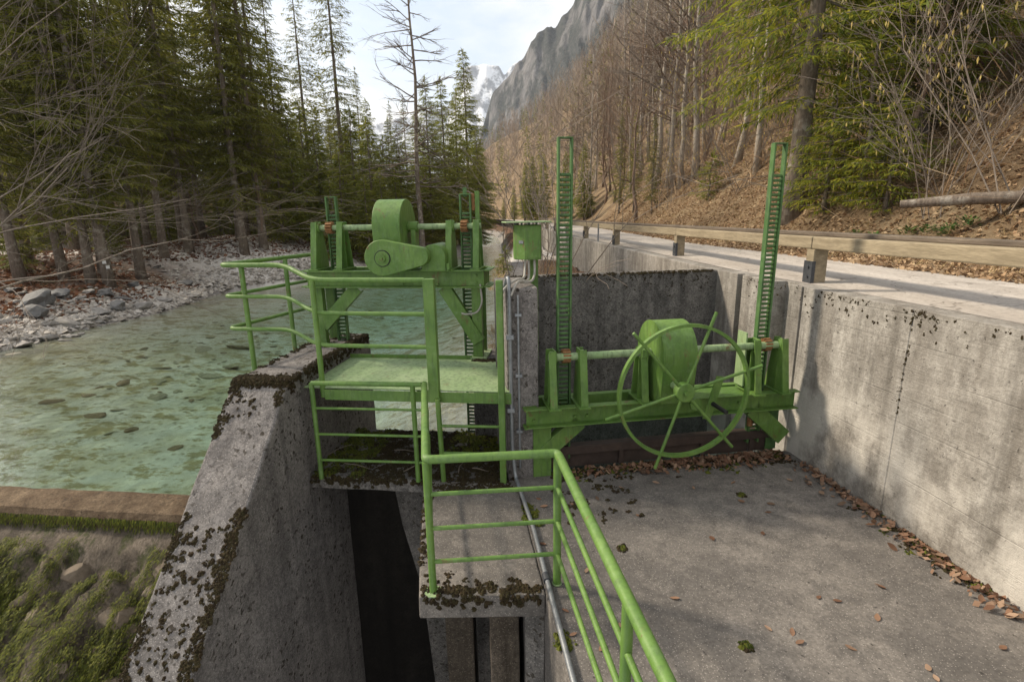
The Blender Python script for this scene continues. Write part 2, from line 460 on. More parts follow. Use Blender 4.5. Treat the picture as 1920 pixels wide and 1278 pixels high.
def ground_z(x, y):
    if np.ndim(x) == 0: x = float(x); y = float(y)
    xl = lbx(y); xr = rbx(y)
    t = np.minimum(x - xl, xr - x)
    D = .26 + .40 * (1 - sstep(16, 34, y))
    D = D * (.30 + .70 * sstep(-9, -3.5, x) + .25 * (y > 30))
    bed = WATER_Z - .02 - D * sstep(0, 3.2, t) + fbm(x * 1.1, y * 1.1, 5) * .16 * sstep(.0, .8, t)
    d = np.maximum(xl - x, 0)
    bank = WATER_Z + .02 + .33 * d ** .72 * (1 - sstep(4, 14, d)) + (.85 + .03 * d) * sstep(3, 14, d)
    bank = bank + .20 * np.maximum(d - 24, 0) + fbm(x * .5, y * .5, 2) * .5 * sstep(.5, 3, d) + fbm(x * 2.2, y * 2.2, 8) * .16
    gm = np.exp(-(((x + 12.2) / 3.0) ** 2 + ((y - 25.0) / 4.0) ** 2))
    bank = bank + gm * .75
    dr = np.maximum(x - xr, 0)
    isl = WATER_Z + .05 + np.minimum(dr * 1.5, 1.0) + fbm(x * 1.5, y * 1.5, 6) * .25
    z = np.where(d > 0, bank, np.where(dr > 0, isl, bed))
    z = np.where(x > wallx(y) - .02, np.minimum(z, .5), z)
    v = -x * math.sin(AL) + y * math.cos(AL)
    z = np.where((v < 4.4) & (d <= 0), -6.0, z)
    z = np.where((x > .0) & (y < 7.5), -6.0, z)
    z = np.where((y < 6.6) & (x > -2.9), np.where(v < 5.52, -6.0, np.minimum(z, -1.3)), z)
    return z

def height(x, y):
    x = float(x); y = float(y)
    if x > float(edgex(y)): return float(hill_z(x, y))
    if x > float(wallx(y)): return 1.75
    return float(ground_z(x, y))
def ray(px, py):
    return (px - 960) / CAM_F * _CX - (py - 639) / CAM_F * _CU + _F
def G(px, py, lo=3.0, hi=300):
    """the spot of ground seen at a picture point"""
    d = ray(px, py); d = d / math.hypot(d[0], d[1]); t = np.geomspace(lo, hi, 900)
    x = d[0] * t; y = d[1] * t; z = CAM_Z + d[2] * t
    gz = np.where(x > edgex(y), hill_z(x, y), np.where(x > wallx(y), 1.75, ground_z(x, y)))
    k = int(np.argmax(z < gz)) if (z < gz).any() else len(t) - 1
    return Vector((x[k], y[k], float(gz[k])))
def at(px, py, dist):
    d = ray(px, py); d = d / math.hypot(d[0], d[1])
    return Vector((d[0] * dist, d[1] * dist, CAM_Z + d[2] * dist))

def grid_mesh(name, X, Y, Z, mask=None):
    n, m = X.shape
    vs = np.stack([X, Y, Z], -1).reshape(-1, 3)
    idx = np.arange(n * m).reshape(n, m)
    q = np.stack([idx[:-1, :-1], idx[1:, :-1], idx[1:, 1:], idx[:-1, 1:]], -1).reshape(-1, 4)
    if mask is not None: q = q[(vs[q, 2] > mask).all(1)]
    me = bpy.data.meshes.new(name)
    me.from_pydata(vs.tolist(), [], q.tolist())
    me.polygons.foreach_set('use_smooth', [True] * len(me.polygons))
    me.update()
    return me

# ground material: gravel near the water, leaf litter above it, pale bed below it
b = NB('bank_ground'); p = b.pos(); z = b.sep(p)[2]
n1 = b.noise(p, .8, 6, .6); n2 = b.noise(p, 9, 5, .7); vo = b.voro(p, 7)
grav = b.mix(b.ramp(vo, [(.1, 0), (.5, 1)]), (.40, .375, .345), (.22, .205, .19))
grav = b.mix(b.ramp(n2, [(.4, .5), (.6, 0)]), grav, (.15, .125, .10))
lit = b.mix(b.ramp(n2, [(.35, 0), (.65, 1)]), (.07, .040, .026), (.16, .085, .05))
lit = b.mix(b.ramp(n1, [(.52, 0), (.64, .6)]), lit, (.035, .042, .014))
bed = b.mix(b.ramp(b.noise(p, 1.6, 6, .65), [(.36, 0), (.62, 1)]), (.74, .70, .57), (.58, .52, .37))
bed = b.mix(b.ramp(b.noise(b.map(p, (1, 1.5, 1)), 2.1, 7, .72), [(.515, 0), (.575, .85)]), bed, (.34, .27, .12))
bed = b.mix(b.ramp(vo, [(.12, .55), (.34, 0)]), bed, (.20, .165, .08))
bed = b.mix(b.ramp(b.noise(p, .55, 5, .6), [(.5, 0), (.66, .55)]), bed, (.34, .30, .16))
zz = b.math('ADD', z, b.math('MULTIPLY', b.math('SUBTRACT', n1, .5), 1.1))
y_ = b.sep(p)[1]
up = b.mix(b.ramp(zz, [(.30, 0), (.55, 1)]), grav, lit)
# the bare gravel spit upstream
gx = b.math('MULTIPLY', b.ramp(b.math('DIVIDE', y_, 100), [(.195, 0), (.215, 1), (.27, 1), (.31, 0)]), b.ramp(zz, [(1.0, 1), (1.9, 0)]))
up = b.mix(gx, up, (.62, .585, .54))
col = b.mix(b.ramp(b.math('ADD', z, .5), [(.24, 0), (.30, 1)]), bed, up)
GROUND = b.done(b.bsdf(col, .92, b.bump(b.math('ADD', n2, b.math('MULTIPLY', vo, -.8)), .6, .06), spec=.15))

ang = np.radians(np.linspace(-100, 40, 380))
rad = np.concatenate([[2.0], np.geomspace(4.2, 420, 300)])
A_, R2 = np.meshgrid(ang, rad, indexing='ij')
GX = R2 * np.sin(A_); GY = R2 * np.cos(A_)
g_o = link_mesh('ground', grid_mesh('ground', GX, GY, ground_z(GX, GY), -4), GROUND)
tag(g_o, 'river bed and wooded left bank of gravel and leaf litter', kind='structure')

b = NB('hill_ground'); p = b.pos()
n1 = b.noise(p, 1.1, 6, .6); n2 = b.noise(p, 34, 5, .75)
col = b.mix(b.ramp(n2, [(.3, 0), (.7, 1)]), (.10, .065, .04), (.25, .18, .11))
col = b.mix(b.ramp(n1, [(.45, 0), (.65, .5)]), col, (.34, .27, .17))
HILL = b.done(b.bsdf(col, .95, b.bump(n2, .9, .05), spec=.1))
hy = np.concatenate([np.linspace(-6, 30, 150), np.geomspace(30.6, 330, 90)])
hd_ = np.concatenate([[-.35, 0], np.geomspace(.15, 190, 110)])
HY, HD = np.meshgrid(hy, hd_, indexing='ij')
HX = edgex(HY) + HD
HZ = hill_z(HX, HY); HZ[:, 0] = 1.735; HZ[:, 1] = 1.765
h_o = link_mesh('hillside', grid_mesh('hillside', HX, HY, HZ), HILL)
tag(h_o, 'steep leaf covered hillside above the road', kind='structure')

# road
ry = np.concatenate([np.linspace(-4, 26, 60), np.linspace(27, 90, 30)])
rt = np.linspace(0, 1, 7)
RY, RT = np.meshgrid(ry, rt, indexing='ij')
x0 = wallx(RY) + .20; x1 = edgex(RY) + .12
RX = x0 + (x1 - x0) * RT
RZ = 1.752 + .03 * np.sin(RT * math.pi) + 0 * RX
r_o = link_mesh('road', grid_mesh('road', RX, RY, RZ), ROADM)
tag(r_o, 'narrow pale road behind the wooden guard rail', kind='structure')

# ------------------------------------------------------------------ water
b = NB('river_water'); p = b.pos()
w1 = b.noise(b.map(p, (1, .8, 1)), 3.2, 4, .55); w2 = b.noise(b.map(p, (1.4, .8, 1)), 11, 4, .6)
yy = b.sep(p)[1]
far = b.ramp(b.math('DIVIDE', yy, 100), [(.25, .30), (.5, 1.0)])
nrm = b.bump(b.math('ADD', b.math('MULTIPLY', w1, 1.0), b.math('MULTIPLY', w2, .45)), b.math('ADD', far, .12), .05)
fr = b.n('ShaderNodeFresnel', {'IOR': 1.33, 'Normal': nrm}).outputs[0]
gl = b.n('ShaderNodeBsdfGlossy', {'Roughness': .04, 'Normal': nrm, 'Color': (1, 1, 1)}).outputs[0]
tr = b.n('ShaderNodeBsdfTransparent', {'Color': (.96, 1, .98)}).outputs[0]
surf = b.n('ShaderNodeMixShader', {0: fr, 1: tr, 2: gl}).outputs[0]
va = b.n('ShaderNodeVolumeAbsorption', {'Color': (.30, .86, .72), 'Density': .20}).outputs[0]
b.t.links.new(va, b.out.inputs['Volume'])
WATER = b.done(surf)
poly = [LW(-14, 4.41), LW(-2.75, 4.41), LW(-2.75, 5.735), LW(-.75, 5.735), LW(-.75, 6.2), Vector((-.05, 6.2, 0)), Vector((.25, 12, 0)),
        Vector((1.6, 20, 0)), Vector((1.2, 60, 0)), Vector((-2.5, 90, 0)), Vector((-66, 325, 0)), Vector((-110, 325, 0)), Vector((-30, 60, 0)), Vector((-22, 2, 0))]
m = MB(); m.prism([(q.x, q.y) for q in poly], lambda a, c, d: (a, c, d), -2.2, WATER_Z)
w_o = m.build('river', WATER, recalc=True)
tag(w_o, 'clear turquoise river held back above the weir', kind='structure')
m = MB(); hp = [RW(.93, 4.785), RW(3.75, 4.785), RW(3.75, 6.46), RW(.93, 6.46)]
m.prism([(q.x, q.y) for q in hp], lambda a, c, d: (a, c, d), -1.2, WATER_Z + .12)
tag(m.build('headrace_water', WATER, recalc=True), 'dark still water behind the brown sluice gate', kind='structure')

# ------------------------------------------------------------------ concrete works
XY = lambda a, c, d: (a, c, d)
class TH:
    """a thing whose parts are written in a turned frame (u, v, z) with its Empty at base0"""
    def __init__(self, name, label, cat, a, base0, group=None):
        self.a = a; self.o0 = Vector(base0)
        w = LW(base0[0], base0[1], base0[2], a)
        self.e = thing(name, label, cat, w, a, group)
    def part(self, name, mb, mat, parent=None, **kw):
        mb.v = [(x - self.o0.x, y - self.o0.y, z - self.o0.z) for x, y, z in mb.v]
        return mb.build(name, mat, parent or self.e, **kw)
    def copies(self, name, me, mat, spots, parent=None, rot=None):
        for k, s in enumerate(spots):
            o = link_mesh(name, me, mat, parent or self.e, Vector(s) - self.o0)
            if rot is not None: o.rotation_euler = rot

def solid(name, label, cat, poly, z0, z1, mat, bevel=.012, group=None, kind=None):
    c = Vector((sum(q[0] for q in poly) / len(poly), sum(q[1] for q in poly) / len(poly), z0))
    m = MB(); m.prism([(q[0] - c.x, q[1] - c.y) for q in poly], XY, 0, z1 - z0)
    o = m.build(name, mat, recalc=True, bevel=bevel); o.location = c
    return tag(o, label, cat, group, kind)

# worn, chipped long solids: subdivided and jittered so their edges are not ruler straight
def rough_solid(o, cuts_len=.12, amp=.008):
    me = o.data; bm = bmesh.new(); bm.from_mesh(me)
    for _ in range(6):
        es = [e for e in bm.edges if e.calc_length() > cuts_len * 2]
        if not es: break
        bmesh.ops.subdivide_edges(bm, edges=es, cuts=1, use_grid_fill=True)
    bmesh.ops.triangulate(bm, faces=[f for f in bm.faces if len(f.verts) > 4])
    mw = o.matrix_basis
    for v in bm.verts:
        q = (mw @ v.co)
        k = 1.0 if len(v.link_faces) else 0
        v.co += Vector(mnoise.noise_vector(q * 4.0)) * amp + Vector(mnoise.noise_vector(q * 17.0)) * amp * .6
    bm.to_mesh(me); bm.free()

# sloping pier between weir and sluice
T = TH('pier', 'sloping moss speckled concrete pier between weir and left sluice', 'pier', AL, (-2.87, 4.4, -5.6))
m = MB()
prof = [(1.2, -5.6), (1.2, -2.12), (4.37, 1.05), (6.35, 1.05), (6.35, -5.6)]
m.prism(prof, lambda a, c, d: (d, a, c), -3.14, -2.60)
o = T.part('body', m, C_PIER, recalc=True, bevel=.02); rough_solid(o, .10, .010)

# right hand retaining wall (front face follows the road), slots for gate and stop logs
def wx(y): return 2.926 - (y - 5.2) * .1228
front = []
for y, off in ((-5.6, 0), (.94, 0), (.942, .014), (.962, .014), (.964, 0), (3.95, 0), (3.952, .007), (3.965, .007), (3.967, 0), (5.22, 0), (5.225, .02), (5.25, .02), (5.255, 0), (5.44, 0), (5.441, .14), (5.70, .14), (5.701, 0),
               (6.33, 0), (6.331, .09), (6.44, .09), (6.441, 0), (6.9, 0)):
    front.append((wx(y) + off, y))
back = [(wx(6.9) + .32, 6.9), (wx(-5.6) + .32, -5.6)]
o = solid('retaining_wall', 'tall pale board marked concrete wall beside the leaf strewn floor', 'wall', front + back, -2.0, 1.75, C_WALL, bevel=.015)
fp = [(float(wallx(y)), y) for y in (6.9, 9, 12, 15, 17.3, 20, 26, 33, 40, 50, 60)]
solid('retaining_wall', 'low far concrete wall running along the road under the guard rail', 'wall',
      [(x, y) for x, y in fp] + [(x + .32, y) for x, y in reversed(fp)], -.4, 1.745, C_WALL, bevel=.012)

# cross wall at the back of the right bay
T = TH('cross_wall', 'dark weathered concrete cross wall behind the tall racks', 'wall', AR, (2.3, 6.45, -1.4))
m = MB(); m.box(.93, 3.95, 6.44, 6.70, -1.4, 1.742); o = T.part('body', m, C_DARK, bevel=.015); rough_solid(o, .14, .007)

T = TH('pillar', 'narrow concrete pillar carrying the conduits and green cabinet post', 'pillar', AR, (.80, 4.9, -1.5))
m = MB(); m.box(.657, .956, 4.64, 5.5, -1.5, 1.86); o = T.part('body', m, C_PIER, bevel=.015); rough_solid(o, .12, .008)
o = solid('divider_wall', 'long low concrete wall running upstream behind the cabinet', 'wall',
          [(.0, 5.52), (.12, 5.52), (.14, 6.4), (.30, 12.5), (-.2, 12.5), (-.14, 8.2)], -1.5, 1.42, C_PIER)
rough_solid(o, .2, .012)
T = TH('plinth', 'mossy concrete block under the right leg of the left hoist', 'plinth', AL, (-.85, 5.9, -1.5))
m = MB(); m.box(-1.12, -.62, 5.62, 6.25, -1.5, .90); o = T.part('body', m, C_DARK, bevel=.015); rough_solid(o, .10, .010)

# floor slabs
floor = [(.78, -1.6), (.20, 3.06), (.02, 4.66), tuple(RW(.93, 4.70)[:2]), tuple(RW(3.66, 4.70)[:2]), (wx(5.1) + .05, 5.1), (wx(-1.6) + .05, -1.6)]
o = solid('floor', 'grey asphalt floor of the right bay strewn with leaves', None, floor, -2.4, 0.0, C_SLAB, bevel=.01, kind='structure')
o = solid('walkway_slab', 'speckled concrete slab inside the foreground railing', 'slab',
          [(-.66, 3.05), (.196, 3.055), (.016, 4.655), (-.16, 4.585), (-.88, 4.66)], -.17, 0.006, C_SLAB)
rough_solid(o, .08, .007)
mp = [tuple(LW(u, v)[:2]) for u, v in ((-2.598, 4.53), (-1.43, 4.53), (-.70, 4.53), (-.62, 5.0), (-.62, 5.73), (-2.598, 5.73))]
o = solid('moss_slab', 'moss covered concrete slab below the green platform', 'slab', mp, -.13, 0.0, C_DARK)
rough_solid(o, .08, .010)

# pit walls below the slabs
def pit(label, poly, z0, z1, mat=C_PIT):
    o = solid('pit_wall', label, 'wall', poly, z0, z1, mat, bevel=.01); rough_solid(o, .2, .008)
T = TH('breast_wall', 'damp stained wall standing in the dark pit below the moss slab', 'wall', AL, (-1.4, 5.0, -5.6))
m = MB(); m.prism([(-1.93, -.131), (-.55, -.131), (-.55, -5.6), (-1.40, -5.6), (-1.66, -1.6), (-1.84, -.8)], lambda a, c, d: (a, d, c), 4.98, 5.3)
T.part('body', m, C_DARK, recalc=True, bevel=.01)
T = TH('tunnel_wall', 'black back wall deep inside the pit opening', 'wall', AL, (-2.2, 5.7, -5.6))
m = MB(); m.box(-2.61, -.6, 5.31, 5.72, -5.6, -.132); T.part('body', m, C_SHADE)
pit('concrete buttress under the left edge of the walkway slab', [(-.62, 3.9), (-.38, 3.9), (-.40, 4.5), (-.70, 4.5)], -5.6, -.172, C_PIT)
pit('brown stained column under the middle of the walkway slab', [(-.20, 3.28), (.02, 3.28), (-.02, 4.5), (-.26, 4.5)], -5.6, -.172, C_PIT)
pit('rough concrete edge below the right end of the walkway slab', [(.06, 3.16), (.192, 3.10), (.06, 4.5), (.0, 4.5)], -5.6, -.172, C_DARK)
m = MB(); m.box(-3.5, 1.2, 1.0, 6.0, -5.7, -5.5)
tag(m.build('pit_floor', C_PIT), 'black bottom of the pit', kind='structure')

# weir
T = TH('weir_sill', 'wet brown concrete sill at the edge of the river', 'weir', AL, (-6, 4.1, -1.2))
m = MB()
us = np.linspace(-12.5, -3.142, 60)
for k in range(len(us) - 1):
    pass
m.prism([(4.14, -1.2), (4.12, -.33), (4.15, -.268), (4.26, -.236), (4.42, -.213), (4.44, -1.2)], lambda a, c, d: (d, a, c), -12.5, -3.142)
SILL = m_simple('wet_sill', (.065, .042, .022), (.15, .105, .058), 5, .4, .6, .012, spec=.35, stretch=(1, 5, 1))
o = T.part('body', m, C_SILL, recalc=True); rough_solid(o, .10, .010)

au = np.linspace(-12, -3.12, 260); av = np.linspace(4.13, -.6, 150)
AU, AV = np.meshgrid(au, av, indexing='ij')
dn = 4.13 - AV
AZ = -.42 - dn * .74 + fbm(AU * .9, AV * .9, 31) * .75 * sstep(0, .5, dn) + fbm(AU * 6, AV * 6, 35) * .22 * sstep(0, .3, dn) + fbm(AU * 3.1, AV * 3.1, 33) * .34 * sstep(0, .3, dn)
APX = AU * math.cos(AL) - AV * math.sin(AL); APY = AU * math.sin(AL) + AV * math.cos(AL)
b = NB('apron_rubble'); p = b.pos()
fl = b.map(p, (2.2, 1.2, 1.2), rot=(0, 0, .38))
n1 = b.noise(fl, 2.6, 8, .72); n2 = b.noise(b.map(p, (1.8, 1, 1), rot=(0, 0, .38)), 30, 5, .75); n3 = b.noise(p, 5, 5, .65)
col = b.mix(b.ramp(n3, [(.35, 0), (.65, 1)]), (.06, .046, .033), (.24, .195, .15))
col = b.mix(b.ramp(n2, [(.4, .6), (.6, 0)]), col, (.05, .038, .024))
mo = b.mix(b.ramp(n2, [(.3, 0), (.7, 1)]), (.016, .02, .004), (.075, .085, .012))
col = b.mix(b.ramp(n1, [(.52, 0), (.60, .95)]), col, mo)
APR = b.done(b.bsdf(col, .7, b.bump(b.math('ADD', n2, n3), .9, .05), spec=.3))
ap_o = link_mesh('weir_apron', grid_mesh('weir_apron', APX, APY, AZ), APR)
tag(ap_o, 'rough rubble slope below the weir sill', kind='structure')
def apron_z(u, v):
    dn = 4.13 - v
    return -.42 - dn * .74 + fbm(u * .9, v * .9, 31) * .75 * sstep(0, .5, dn) + fbm(u * 6.0, v * 6.0, 35) * .22 * sstep(0, .3, dn) + fbm(u * 3.1, v * 3.1, 33) * .34 * sstep(0, .3, dn)

# ------------------------------------------------------------------ railings
def rail_thing(name, label, a, base0, posts, rails, mat=None):
    T = TH(name, label, 'railing', a, base0)
    for p0, p1, r in posts:
        m = MB(); m.tube([p0, p1], r, 14); T.part('post', m, GREEN, smooth=40)
    for nm, pts, r, fl in rails:
        m = MB(); m.tube(fillet(pts, fl, 6) if fl else pts, r, 14); T.part(nm, m, GREEN, smooth=40)
    return T

def gp(x, y, z): return (x, y, z)
d7 = (.1228, -1.0)
side = lambda t, z: (.285 + d7[0] * t, 3.165 - t, z)
rails = [('top_rail', [(-.82, 4.66, .985), (-.565, 3.10, .985), (.285, 3.165, .985), side(4.2, .985)], .029, .035)]
for z in (.24, .49, .74):
    rails.append(('bar', [(-.80, 4.62, z), (-.565, 3.10, z)], .015, 0))
    rails.append(('bar', [(-.565, 3.10, z), (.285, 3.165, z)], .015, 0))
    rails.append(('bar', [(.285, 3.165, z), side(4.2, z)], .0155, 0))
T = rail_thing('railing', 'green tube railing in the foreground turning round the walkway slab', 0.0, (.0, 3.1, 0),
               [((-.565, 3.10, 0), (-.565, 3.10, .97), .025), ((.285, 3.165, 0), (.285, 3.165, .97), .027),
                ((*side(1.35, 0)[:2], 0), (*side(1.35, 0)[:2], .97), .025), ((*side(2.9, 0)[:2], 0), (*side(2.9, 0)[:2], .97), .025)], rails)
for (x, y) in ((-.565, 3.10), (.285, 3.165)):
    m = MB(); m.tube([(x, y, .004), (x, y, .012)], .06 if x < 0 else .035, 9); T.part('foot_plate', m, GREEN_F)

y0 = lambda x: 4.745 - (x + 1.9) * .095
rails = [('top_rail', [(-1.9, y0(-1.9), .985), (-.845, y0(-.845), .985)], .023, 0)]
for z in (.20, .47, .735):
    rails.append(('bar', [(-1.9, y0(-1.9), z), (-.84, y0(-.84), z)], .013, 0))
rail_thing('railing', 'low green railing on the moss slab in front of the platform', 0.0, (-1.4, 4.7, 0),
           [((-1.9, y0(-1.9), 0), (-1.9, y0(-1.9), .985), .023), ((-.93, y0(-.93), 0), (-.93, y0(-.93), .98), .023)], rails)

# platform railing, curving out round the head of the pier
PT = 1.94
rails = []
for zf, zl, r in ((1.94, 2.06, .024), (1.63, 1.75, .020), (1.32, 1.42, .020)):
    nm = 'top_rail' if zf > 1.9 else 'bar'
    rails.append((nm, [(-1.33, 4.60, zf), (-2.41, 4.63, zf), (-2.80, 4.86, zl), (-3.50, 4.86, zl), (-3.34, 5.62, zl), (-3.22, 6.25, zl)], r, .14))
T = rail_thing('railing', 'green platform railing curving out over the river beside the left hoist', AL, (-2.4, 4.7, .9),
               [((-2.41, 4.63, .80), (-2.41, 4.63, 1.94), .026), ((-3.26, 4.88, .55), (-3.26, 4.88, 2.05), .025), ((-3.24, 5.66, .55), (-3.24, 5.66, 2.05), .025)], rails)

# ladder with its two tall stiles
T = TH('ladder', 'short green ladder with tall stiles climbing to the platform', 'ladder', AL, (-.96, 4.55, 0))
m = MB(); m.box(-1.335, -1.235, 4.545, 4.62, .80, 1.955); T.part('post', m, GREEN, bevel=.006)
m = MB(); m.tube([(-1.225, 4.53, 0), (-1.245, 4.53, .84)], .024, 14); T.part('stile', m, GREEN, smooth=40)
m = MB(); m.box(-.675, -.615, 4.525, 4.575, 0, 1.945); T.part('stile', m, GREEN, bevel=.008)
for z in (.30, .575):
    m = MB(); m.tube([(-1.23, 4.53, z), (-.645, 4.55, z)], .014, 12); T.part('rung', m, GREEN, smooth=40)

# platform
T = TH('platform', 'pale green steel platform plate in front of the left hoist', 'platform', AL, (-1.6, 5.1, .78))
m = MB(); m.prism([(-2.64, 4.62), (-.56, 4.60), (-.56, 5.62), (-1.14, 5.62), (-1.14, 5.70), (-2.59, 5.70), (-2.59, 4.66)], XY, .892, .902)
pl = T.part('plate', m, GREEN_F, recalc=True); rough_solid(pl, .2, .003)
m = MB(); m.box(-2.38, -.56, 4.588, 4.597, .785, .889); m.box(-2.38, -.56, 4.597, 4.66, .785, .793); T.part('fascia', m, GREEN, bevel=.003)
m = MB(); m.box(-2.59, -1.14, 5.703, 5.712, .87, .945); T.part('back_edge', m, GREEN, bevel=.002)
for u in (-2.3, -1.45, -.7):
    m = MB(); m.box(u - .03, u + .03, 4.66, 5.68, .80, .889); T.part('joist', m, GREEN)

# ------------------------------------------------------------------ hoists
def cyl_mesh(name, r, L_, axis, n=12, smooth=40):
    m = MB(); d = Vector(axis) * (L_ / 2); m.tube([-d, d], r, n); return m.mesh(name, smooth)
RUNG = cyl_mesh('rung', .0135, .088, (1, 0, 0), 10)
BOLT = cyl_mesh('bolt', .014, .022, (0, 1, 0), 6, None)

def hull2(c1, r1, c2, r2, n=14):
    th = math.atan2(c2[1] - c1[1], c2[0] - c1[0]); d = math.hypot(c2[0] - c1[0], c2[1] - c1[1])
    a = math.acos((r1 - r2) / d)
    big = [(c1[0] + r1 * math.cos(th + a + (2 * math.pi - 2 * a) * i / n), c1[1] + r1 * math.sin(th + a + (2 * math.pi - 2 * a) * i / n)) for i in range(n + 1)]
    sm = [(c2[0] + r2 * math.cos(th - a + 2 * a * i / n), c2[1] + r2 * math.sin(th - a + 2 * a * i / n)) for i in range(n + 1)]
    return big + sm

def channel(m, u0, u1, v, z0, z1, side, fw=.07, t=.012):
    """web at v, flanges reaching out to the given side"""
    m.box(u0, u1, min(v, v - side * t), max(v, v - side * t), z0 + t, z1 - t)
    a, c = sorted((v - side * t, v + side * fw))
    m.box(u0, u1, a, c, z0, z0 + t); m.box(u0, u1, a, c, z1 - t, z1)

def rack(T, u, v, ztop, zbot, gap, w=.112):
    m = MB()
    for s in (-1, 1):
        m.box(u + s * w / 2 - .009, u + s * w / 2 + .009, v - .03, v + .03, zbot, ztop)
    m.box(u - w / 2 - .009, u + w / 2 + .009, v - .03, v + .03, ztop, ztop + .012)
    o = T.part('rack', m, GREEN_D, bevel=.003)
    z = ztop - gap; sp = []
    while z > zbot + .02:
        sp.append((u, v, z)); z -= .0435
    T.copies('rung', RUNG, GREEN_D, sp, o)
    return o

def bracket(T, u, v, z0, z1, zs, face, hw=.17):
    """tapered bearing stand: plate across the shaft, flange strips on its edges, foot and bearing boss"""
    m = MB()
    m.prism([(v - hw, z0 + .016), (v + hw, z0 + .016), (v + .062, z1), (v - .062, z1)], lambda a, c, d: (d, a, c), u - .007, u + .007)
    for s in (-1, 1):
        m.bar((u + face * .028, v + s * (hw - .004), z0 + .016), (u + face * .028, v + s * .058, z1 - .005), .066, .010, (0, -s, .2))
    m.bar((u + face * .03, v - .01, z0 + .016), (u + face * .03, v - .01, zs - .05), .052, .010, (0, 1, 0))
    o = T.part('bearing_stand', m, GREEN, recalc=True, bevel=.002)
    m = MB(); m.box(u - .055 + face * .02, u + .055 + face * .02, v - hw - .03, v + hw + .03, z0, z0 + .016); T.part('foot', m, GREEN, o, bevel=.002)
    m = MB(); m.tube([(u - .025 + face * .012, v, zs), (u + .035 + face * .012, v, zs)], .062, 18); T.part('bearing', m, GREEN, o, smooth=40, bevel=.004)
    return o

def pinion(T, u, v, z):
    n = 11; m = MB(); pts = []
    for i in range(n):
        a = 2 * math.pi * i / n
        for da, r in ((-.30, .046), (-.16, .066), (.16, .066), (.30, .046)):
            pts.append((v + r * math.cos(a + da * .9), z + r * math.sin(a + da * .9)))
    m.prism(pts, lambda a, c, d: (d, a, c), u - .037, u + .037)
    return T.part('pinion', m, RUST, recalc=True)

def plate_brace(T, a, c, w, v0, v1):
    """flat diagonal plate from a to c (u, z)"""
    d = Vector((c[0] - a[0], c[1] - a[1])).normalized(); q = Vector((-d.y, d.x)) * w / 2
    m = MB(); m.prism([(a[0] - q.x, a[1] - q.y), (c[0] - q.x, c[1] - q.y), (c[0] + q.x, c[1] + q.y), (a[0] + q.x, a[1] + q.y)], lambda x, y, k: (x, k, y), v0, v0 + .012)
    for s in (-1, 1):
        m.prism([(a[0] + s * q.x, a[1] + s * q.y), (c[0] + s * q.x, c[1] + s * q.y), (c[0] + s * q.x * .84, c[1] + s * q.y * .84), (a[0] + s * q.x * .84, a[1] + s * q.y * .84)], lambda x, y, k: (x, k, y), v0 + .0121, v1)
    return T.part('brace', m, GREEN, recalc=True, bevel=.002)

# left hoist: motor driven
T = TH('hoist', 'motor driven green sluice hoist standing over the river on the left', 'hoist', AL, (-2.0, 5.9, .9))
VS, ZS, ZB, ZT = 5.86, 2.385, 1.725, 1.915
m = MB(); channel(m, -3.03, -.98, 5.72, ZB, ZT, -1); T.part('beam', m, GREEN, bevel=.003)
m = MB(); channel(m, -3.03, -.98, 6.10, ZB, ZT, 1); T.part('beam', m, GREEN, bevel=.003)
for u in (-3.03, -1.0):
    m = MB(); m.box(u, u + .014, 5.734, 6.086, ZB + .013, ZT - .013); T.part('end_plate', m, GREEN)
for u0, u1 in ((-3.10, -3.032), (-.978, -.91)):
    m = MB(); m.box(u0, u1, 5.72, 6.10, ZT - .012, ZT); m.box(u0, u1, 5.70, 6.12, ZB, ZB + .012); T.part('end_flange', m, GREEN)
racks_l = [rack(T, -2.765, 5.955, 2.72, -.55, .20), rack(T, -1.205, 5.955, 2.72, -.55, .20)]
for u in (-2.765, -1.205):
    bracket(T, u - .135, VS, ZT + .001, 2.455, ZS, -1 if u < -2 else -1)
    bracket(T, u + .115, VS, ZT + .001, 2.455, ZS, 1)
    pinion(T, u, VS, ZS)
m = MB(); m.tube([(-2.95, VS, ZS), (-1.02, VS, ZS)], .032, 18); T.part('shaft', m, GREEN_F, smooth=40)
m = MB(); prof = arc(VS, ZS, .30, -8, 188, 40) + [(VS - .285, ZT + .03), (VS - .2, ZT + .002), (VS + .2, ZT + .002), (VS + .285, ZT + .03)]
m.prism(prof, lambda a, c, d: (d, a, c), -2.155, -1.845); o = T.part('gear_casing', m, GREEN, recalc=True, smooth=35, bevel=.006)
m = MB(); m.box(-1.90, -1.858, VS - .312, VS - .296, 2.16, 2.215); T.part('latch', m, GREEN_D, o)
m = MB(); m.tube([(-1.843, VS, ZS), (-1.73, VS, ZS)], .058, 18); T.part('bearing', m, GREEN, smooth=40, bevel=.004)
m = MB(); m.box(-1.80, -1.75, VS - .07, VS + .07, ZT + .002, ZS - .03); m.box(-1.83, -1.70, VS - .13, VS + .13, ZT + .001, ZT + .018); T.part('bearing_stand', m, GREEN, bevel=.003)
m = MB(); m.prism(hull2((-2.02, 2.072), .192, (-1.615, 2.085), .10), lambda x, y, k: (x, k, y), 5.425, 5.545)
cc = T.part('chain_case', m, GREEN, recalc=True, smooth=35, bevel=.008)
m = MB(); m.tube([(-2.01, 5.427, 2.07), (-2.01, 5.418, 2.07)], .088, 28); T.part('opening', m, BLACKRUB, cc, smooth=40)
m = MB(); m.tube([(-2.01, 5.42, 2.07), (-2.01, 5.412, 2.07)], .079, 28); m.tube([(-2.01, 5.412, 2.07), (-2.01, 5.385, 2.07)], .04, 20); m.tube([(-2.01, 5.386, 2.07), (-2.01, 5.37, 2.07)], .018, 12)
